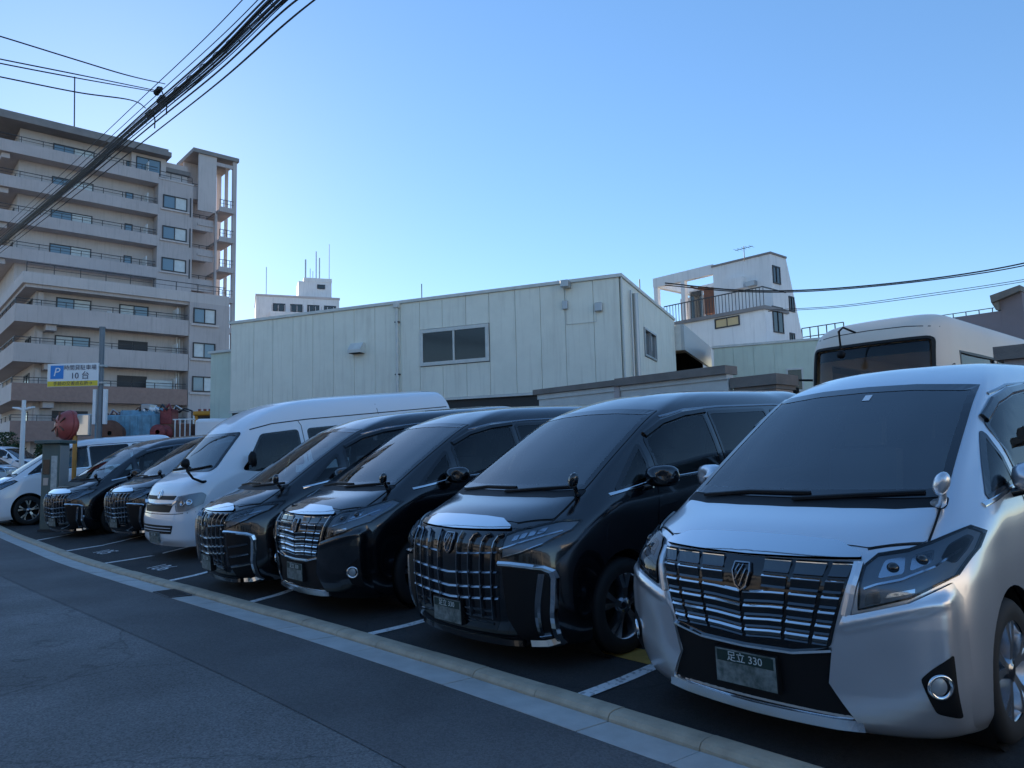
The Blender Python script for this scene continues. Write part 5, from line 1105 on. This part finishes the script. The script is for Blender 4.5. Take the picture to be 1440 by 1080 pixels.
# ------------------------------------------------------------------ traffic mirror
ZM = 19.
mp = at_z(104, 665, ZM); gz = G(mp[0], mp[1])
tm = tag(empty('traffic_mirror', (mp[0], mp[1], gz)), 'round red-backed traffic mirror on an orange post', 'traffic mirror')
mz = at_z(104, 597, ZM)[2]-gz; mr = (at_z(88, 577, ZM)[2]-at_z(88, 617, ZM)[2])/2
b = MB(); b.tube([(0, 0, -.1), (0, 0, mz+.2)], .055, 12); b.build('post', 'orange_pole', tm)
def mirror_disc(off, ang, r, m1, m2, nm):
    dirv = -FW*1.0; dirv[2] = 0; dirv /= np.linalg.norm(dirv); a = math.radians(ang); d = Vector((dirv[0]*math.cos(a)-dirv[1]*math.sin(a), dirv[0]*math.sin(a)+dirv[1]*math.cos(a), -.08)).normalized()
    q_ = d.to_track_quat('Z', 'Y').to_matrix().to_4x4(); c_ = Vector((ux*off+ZV*mz))
    T_m = Matrix.Translation(c_) @ q_
    me = MB().lathe([(.0, -.16), (r*.5, -.15), (r*.85, -.10), (r, 0.0), (r*1.04, .02), (r*1.04, .05), (r*.98, .05)], n=36).mesh(nm, m1); me.transform(T_m); o = link(nm, me, tm)
    me = MB().lathe([(.0, .075), (r*.5, .06), (r*.97, .035)], n=36).mesh('mirror_face', m2); me.transform(T_m); link('mirror_face', me, o)
    me = MB().lathe([(r*.99, .05), (r*1.08, .06), (r*1.1, .16), (r*1.08, .16)], n=36).mesh('hood_rim', m1); me.transform(T_m); link('hood_rim', me, o)
    for k in range(6):
        w = math.pi*k/3; me = MB().box((-.012, .1, -.17), (.012, r*.9, -.13)).mesh('back_rib', 'rust'); me.transform(T_m @ Matrix.Rotation(w, 4, 'Z')); link('back_rib', me, o)
mirror_disc(-.29, 148, mr*1.0, 'mirror_red', 'mirror_glass', 'mirror_shell')
b = MB(); b.obox(ux*.22+ZV*mz, [ux, -un, ZV], (-.17, -.06, -.30), (.17, .06, .27)); o = b.build('square_mirror', 'alu', tm); bevel_obj(o, .03, 3)
b = MB(); b.obox(ux*.22+ZV*mz, [ux, -un, ZV], (-.14, -.068, -.27), (.14, -.061, .24)); b.build('mirror_face', 'mirror_glass', o)
b = MB(); b.tube([ux*-.29+ZV*mz, ux*.2+ZV*mz], .03, 8); b.build('bracket', 'grey_pole', tm)
# ------------------------------------------------------------------ payment machine
ZP = 17.6; pp = at_z(76, 690, ZP); gz = G(pp[0], pp[1])
pm_ = tag(empty('payment_machine', (pp[0], pp[1], gz)), 'grey-green parking payment machine with flat cap roof', 'payment machine')
w_ = (at_z(90, 640, ZP)-at_z(61, 640, ZP)); wP = np.linalg.norm(w_[:2]); tz = at_z(76, 618, ZP)[2]-gz; f3 = [ux, -un, ZV]
def pb(n, m, lo, hi, par=pm_): return MB().obox((0, 0, 0), f3, lo, hi).build(n, m, par)
bevel_obj(pb('cabinet', 'machine_green', (-wP*.42, -.18, -.05), (wP*.42, .22, tz-.10)), .015); bevel_obj(pb('cap_roof', 'machine_green', (-wP*.62, -.34, tz-.097), (wP*.62, .34, tz-.02)), .012); pb('notice', 'paper', (wP*.05, -.188, tz*.45), (wP*.34, -.182, tz*.82)); pb('screen', 'win_dark', (-wP*.34, -.19, tz*.62), (-wP*.02, -.182, tz*.78)); pb('keypad', 'alu', (-wP*.30, -.195, tz*.5), (-wP*.06, -.182, tz*.58)); pb('base', 'iron', (-wP*.46, -.22, -.08), (wP*.46, .26, .06)); pb('side_trim', 'alu', (wP*.425, -.16, .1), (wP*.44, .2, tz-.15))
# ------------------------------------------------------------------ street lamp
ZL = 36.; lp = at_z(30, 655, ZL); gz = G(lp[0], lp[1]); lt = at_z(31, 562, ZL)[2]-gz
sl2 = tag(empty('street_lamp', (lp[0], lp[1], gz)), 'slim white lamp post with two short wing arms', 'street lamp')
b = MB(); b.tube([(0, 0, -.1), (0, 0, lt)], [.12, .09], 12); b.build('post', 'wall_white', sl2)
za = at_z(30, 573, ZL)[2]-gz
for s in (-1, 1): b = MB(); b.tube([ux*s*.05+ZV*(za-.1), ux*s*.25+ZV*(za-.02), ux*s*.55+ZV*(za+.02)], [.05, .07, .04], 8); b.build('lamp_arm', 'wall_white', sl2)
# ------------------------------------------------------------------ drilling truck behind the white minivan
ZT = 27.; tq = at_z(215, 640, ZT); gz = G(tq[0], tq[1])
tk = tag(empty('equipment_truck', (tq[0], tq[1], gz)), 'flatbed truck loaded with blue machine tank and hose reels', 'truck')
def U(px): return (px-215)/FPX*ZT*1.02
def Zt(py): return at_z(215, py, ZT)[2]-gz
ft = [ux, -un, ZV]
def tb(n, m, lo, hi, par=tk, bev=0): o = MB().obox((0, 0, 0), ft, lo, hi).build(n, m, par); return bevel_obj(o, bev) if bev else o
tb('chassis', 'iron', (U(90), -.4, .45), (U(285), .9, .8)); tb('bed', 'truck_blue', (U(120), -1.0, .81), (U(285), 1.1, 1.15)); tb('cab', 'paint_white', (U(285)+.03, -.95, .5), (U(285)+1.7, .95, 2.4), bev=.12)
tb('tank', 'truck_blue', (U(150), -.8, 1.16), (U(232), .6, Zt(584)), bev=.04); tb('tank_ridge', 'truck_blue', (U(178), -.5, Zt(584)+.003), (U(225), .3, Zt(577)), bev=.03); tb('tool_rack', 'rust', (U(232)+.01, -.6, 1.16), (U(276), .6, Zt(598)), bev=.02)
for px, rr_, m in ((180, .46, 'rust'), (243, .27, 'hose_red')):
    me = MB().lathe([(.08, -.3), (rr_, -.3), (rr_, -.24), (rr_*.75, -.24), (rr_*.75, .24), (rr_, .24), (rr_, .3), (.08, .3)], n=30).mesh('hose_reel', m)
    q_ = Vector(un).to_track_quat('Z', 'Y').to_matrix().to_4x4(); me.transform(Matrix.Translation(Vector(un*.95+ux*U(px)+ZV*(Zt(606)-.1))) @ q_); link('hose_reel', me, tk)
for k in range(7):
    u_ = U(205)+k*.14; b = MB(); b.tube([ux*u_+un*.5+ZV*(Zt(577)-.05), ux*(u_+random.uniform(-.1, .2))+un*.4+ZV*(Zt(572)+random.uniform(-.05, .1)), ux*(u_+.3)+un*.5+ZV*(Zt(578))], .05, 7); b.build('hose', random.choice(['hose_red', 'wall_white', 'iron', 'truck_blue']), tk)
bevel_obj(tb('engine', 'alu', (U(206), -.5, Zt(579)), (U(218), .1, Zt(569))), .03); bevel_obj(tb('engine', 'hose_red', (U(232), -.5, Zt(598)), (U(248), .1, Zt(576))), .04)
rt_ = random.Random(11)
for k in range(26):
    u_ = U(rt_.uniform(150, 250)); z_ = (Zt(577) if 178 < u_/FPX else Zt(584))-.04; l_ = rt_.uniform(.15, .6); v_ = rt_.uniform(-.5, .5); zz_ = Zt(584)-.02 if u_ < U(178) else Zt(579)-.03
    b = MB(); b.tube([ux*u_+un*v_+ZV*zz_, ux*(u_+l_*.5)+un*(v_+.1)+ZV*(zz_+rt_.uniform(.05, .28)), ux*(u_+l_)+un*v_+ZV*(zz_+rt_.uniform(-.02, .12))], rt_.uniform(.012, .035), 6); b.build('hose', rt_.choice(['iron', 'rust', 'alu', 'hose_red', 'wall_white', 'truck_blue']), tk)
for k in range(5): tb('tank_rib', 'truck_blue', (U(152+k*18), -.83, 1.2), (U(154+k*18), -.80, Zt(586)))
for k in range(4): b = MB(); b.tube([ux*(U(255)+k*.18)+un*.6+ZV*1.3, ux*(U(255)+k*.18)+un*.6+ZV*Zt(592)], .025, 6); b.build('rack_rail', 'wall_white', tk)
b = MB(); b.tube([ux*U(252)+un*.6+ZV*Zt(592), ux*U(282)+un*.6+ZV*Zt(592)], .025, 6); b.build('rack_rail', 'wall_white', tk)
tw = wheel_meshes(.40, .22, .24)[0]
for px in (110, 200, 300):
    for s in (-1, 1):
        c = tw.copy(); q_ = Vector(un*s).to_track_quat('X', 'Z').to_matrix().to_4x4(); c.transform(Matrix.Translation(Vector(un*s*.8+ux*U(px)+ZV*.40)) @ q_); link('wheel', c, tk)
# orange crane cab frame next to it
ZO = 33.; oq = at_z(303, 640, ZO); gz = G(oq[0], oq[1])
og = tag(empty('orange_machine', (oq[0], oq[1], gz)), 'orange construction machine cab beside the low green building', 'machine')
wo = at_z(322, 600, ZO)-at_z(286, 600, ZO); wO = np.linalg.norm(wo[:2])/2; tzo = at_z(303, 579, ZO)[2]-gz
def ob(n, m, lo, hi): return MB().obox((0, 0, 0), ft, lo, hi).build(n, m, og)
for su in (-1, 1):
    for sv in (-.7, .7): ob('cab_post', 'orange', (su*wO-.07, sv-.06, .9), (su*wO+.07, sv+.06, tzo-.2))
bevel_obj(ob('cab_roof', 'orange', (-wO-.12, -.85, tzo-.197), (wO+.12, .85, tzo)), .05); ob('cab_glass', 'win_dark', (-wO+.08, -.72, 1.4), (wO-.08, -.68, tzo-.22)); bevel_obj(ob('lower_body', 'orange', (-wO-.2, -.9, .5), (wO+.2, .9, 1.0)), .05); bevel_obj(ob('track', 'rubber', (-wO-.3, -1.0, 0), (wO+.3, -.55, .497)), .1); bevel_obj(ob('track', 'rubber', (-wO-.3, .55, 0), (wO+.3, 1.0, .497)), .1)
for k in range(5): ob('roof_light', 'hose_red', (-wO+.1+k*wO*.4, -.8, tzo+.002), (-wO+.2+k*wO*.4, -.7, tzo+.09))
# ------------------------------------------------------------------ shrubs by the apartment
def shrub(p, r, h, label):
    rt = tag(empty('shrub', p), label, 'shrub', 'shrubs along the apartment front'); V = []; Fs = []; rs = random.Random(int(p[0]*97))
    for k in range(1500):
        a = rs.uniform(0, 6.283); zz = rs.uniform(.05, 1); rad = r*math.sqrt(rs.random())*(1-.55*zz**2)*(1+.25*math.sin(3*a+zz*5)); c = Vector((rad*math.cos(a), rad*math.sin(a), zz*h)); s = rs.uniform(.05, .12)
        u = Vector((rs.uniform(-1, 1), rs.uniform(-1, 1), rs.uniform(-1, 1))).normalized(); v = u.orthogonal().normalized()
        n0 = len(V); V += [c+u*s, c+v*s*.5, c-u*s, c-v*s*.5]; Fs.append((n0, n0+1, n0+2, n0+3))
    b = MB(); b.add(V, Fs); b.build('foliage', random.choice(['leaf', 'leaf2']), rt)
    b = MB()
    for k in range(4): a = k*1.6; b.tube([(0, 0, -.05), (r*.25*math.cos(a), r*.25*math.sin(a), h*.35), (r*.5*math.cos(a), r*.5*math.sin(a), h*.7)], [.05, .035, .015], 6)
    b.build('stem', 'bark', rt)
for px, r, h in ((-22, 1.2, 2.4), (2, 1.3, 2.8), (18, .9, 2.0), (62, .8, 1.9)):
    q = at_z(px, 650, 44); shrub((q[0], q[1], G(q[0], q[1])-.05), r, h, 'leafy green shrub growing in front of the apartment building')
# ------------------------------------------------------------------ overhead cables
YC = -.75
def cable(pts, r, label, cat='cable', group=None, m='cable', name='overhead_cable', n=6, seg=14):
    P = catmull(pts, seg); b = MB(); b.tube(P, r, n); return tag(b.build(name, m), label, cat, group)
def catmull(pts, seg):
    P = [Vector([float(c) for c in p]) for p in pts]; P = [P[0]*2-P[1]]+P+[P[-1]*2-P[-2]]; out = []
    for i in range(1, len(P)-2):
        for k in range(seg):
            t = k/seg; a, b_, c, d = P[i-1], P[i], P[i+1], P[i+2]; out.append(.5*((2*b_)+(c-a)*t+(2*a-5*b_+4*c-d)*t*t+(3*b_-a-3*c+d)*t**3))
    out.append(P[-2]); return out
cl = [(470, -70), (390, 0), (300, 86), (200, 172), (100, 258), (0, 342), (-60, 392)]
base_pts = [on_y(px, py, YC) for px, py in cl]
base_pts = [base_pts[0]+(base_pts[0]-base_pts[1])*3]+base_pts
rc_ = random.Random(3); GC = 'cables of the overhead bundle'
for k in range(13):
    a0, a1 = rc_.uniform(-.08, .08), rc_.uniform(-.13, .09); rr_ = .019 if k == 0 else rc_.uniform(.005, .0105); pts = []
    for j, p in enumerate(base_pts): pts.append(p+np.array([0, a0+rc_.uniform(-.008, .008), a1+rc_.uniform(-.009, .009)-(.01*(j % 2))]))
    cable(pts, rr_ if k else .017, 'black overhead cable running in the thick bundle beside the road', 'cable', GC)
for k, (oy, oz) in enumerate(((.10, .34), (-.05, .28), (.10, -.17), (.06, -.21))):
    cable([p+np.array([0, oy, oz]) for p in base_pts], .0055, 'thin black wire running apart from the thick cable bundle', 'cable', 'thin wires beside the bundle')
spir = MB(); hs_ = catmull(base_pts, 60); pts = []
for j, p in enumerate(hs_): w = j*.55; pts.append(p+Vector((0, .045*math.cos(w), .045*math.sin(w))))
spir.tube(pts, .004, 5); tag(spir.build('spiral_hanger', 'cable'), 'thin wire spiralled round the thick overhead cable bundle', 'cable')
for px, py in ((222, 128), (226, 140), (210, 160)):
    q = on_y(px, py, YC); r_c = tag(empty('cable_clamp', q), 'small dark insulator clamp on the overhead cable bundle', 'clamp', 'insulator clamps on the bundle')
    b = MB(); b.tube([(-.10, 0, .02), (.14, 0, -.02)], .022, 8); b.build('insulator', 'cable', r_c); b = MB()
    for t in (-.06, 0, .06): b.lathe([(.01, -.01), (.036, -.008), (.036, .008), (.01, .01)], (t, 0, 0), 'x', 12)
    b.build('insulator_disc', 'cable', r_c); b = MB(); b.tube([(.13, 0, -.02), (.18, .02, -.14), (.14, .03, -.24)], .008, 6); b.build('lead', 'cable', r_c)
for lst in ([(-80, 28), (0, 51), (110, 85), (180, 106), (232, 118)], [(-80, 66), (0, 83), (110, 105), (218, 127)], [(-80, 72), (0, 89), (110, 110), (218, 129)], [(-80, 92), (0, 108), (110, 130), (185, 141), (205, 152)]):
    far = [-30, -14, -4, -1.6, YC] if len(lst) == 5 else [-30, -14, -4, YC]
    pts = [on_y(px, py, YC-(.0+(len(lst)-1-i)*1.2) ) if False else at_z(px, py, 7.6-.45*(len(lst)-1-i)) for i, (px, py) in enumerate(lst)]
    pts[-1] = on_y(*lst[-1], YC); cable(pts, .006, 'thin service wire crossing to the cable bundle clamps', 'cable', 'service wires crossing to the bundle')
for lst, r in (([(1560, 335), (1440, 370), (1300, 393), (1150, 407), (1040, 408), (935, 398)], .028), ([(1560, 340), (1440, 373.5), (1300, 395), (1150, 409), (1040, 410), (935, 401)], .022), ([(1560, 370), (1440, 393), (1300, 414), (1180, 430), (1080, 436)], .012), ([(1560, 374), (1440, 396), (1300, 417), (1180, 432), (1080, 438)], .012)):
    pts = [at_z(px, py, 27+ (1440-px)*.006) for px, py in lst]; cable(pts, r, 'thick black wire sagging to the pergola of the white building' if r > .02 else 'thin wire sagging below the thick one to the white building', 'cable', 'thick wires to the pergola' if r > .02 else 'thin wires to the white building')
# ------------------------------------------------------------------ unseen houses added on the camera's side for reflections and bounce light
for x0, x1, y0, h, m, lab in ((-52, -34, -15, 9, 'street_wall', 'unseen cream tall house added across the road'), (-33, -21, -14.2, 6.2, 'street_wall', 'unseen pale two-storey house added across the road'), (-20, -8, -14.8, 6.6, 'street_wall', 'unseen cream tall gable house added across the road'), (-7, 5, -14.2, 5, 'street_wall', 'unseen low cream workshop added across the road'), (6, 18, -14.6, 6.4, 'street_wall', 'unseen pale corner house added across the road'), (19, 40, -14.4, 6, 'street_wall', 'unseen cream terrace house added across the road')):
    r = tag(empty('house', ((x0+x1)/2, y0, G((x0+x1)/2, y0)-.05)), lab, 'house'); hw = (x1-x0)/2
    MB().box((-hw, -9, -.5), (hw, 0, h)).build('wall', m, r); MB().box((-hw-.2, -9.2, h+.003), (hw+.2, .25, h+.3)).build('roof', 'roof_grey', r)
    for fl in range(int(h//2.9)):
        for k in range(int((2*hw)//3)):
            o_ = np.array([-hw+.8+k*3., 0, .8+fl*2.8]); MB().box(o_+np.array([0, .003, 0]), o_+np.array([1.6, .05, 1.3])).build('window', 'alu', r); MB().box(o_+np.array([.08, .051, .08]), o_+np.array([1.52, .07, 1.22])).build('pane', 'win_dark', r)
r = tag(empty('house', (17, 6, -.05)), 'unseen pale house added at the end of the parking lot', 'house')  # added out of view for the car sides to reflect
MB().box((0, -6, -.5), (9, 9, 7)).build('wall', 'street_wall', r); MB().box((-.2, -6.2, 7.003), (9.2, 9.2, 7.3)).build('roof', 'roof_grey', r)
for k in range(4): MB().box((-.05, -5+k*3.5, 1), (-.003, -3.4+k*3.5, 2.3)).build('window', 'alu', r); MB().box((-.07, -4.92+k*3.5, 1.08), (-.051, -3.48+k*3.5, 2.22)).build('pane', 'win_dark', r)
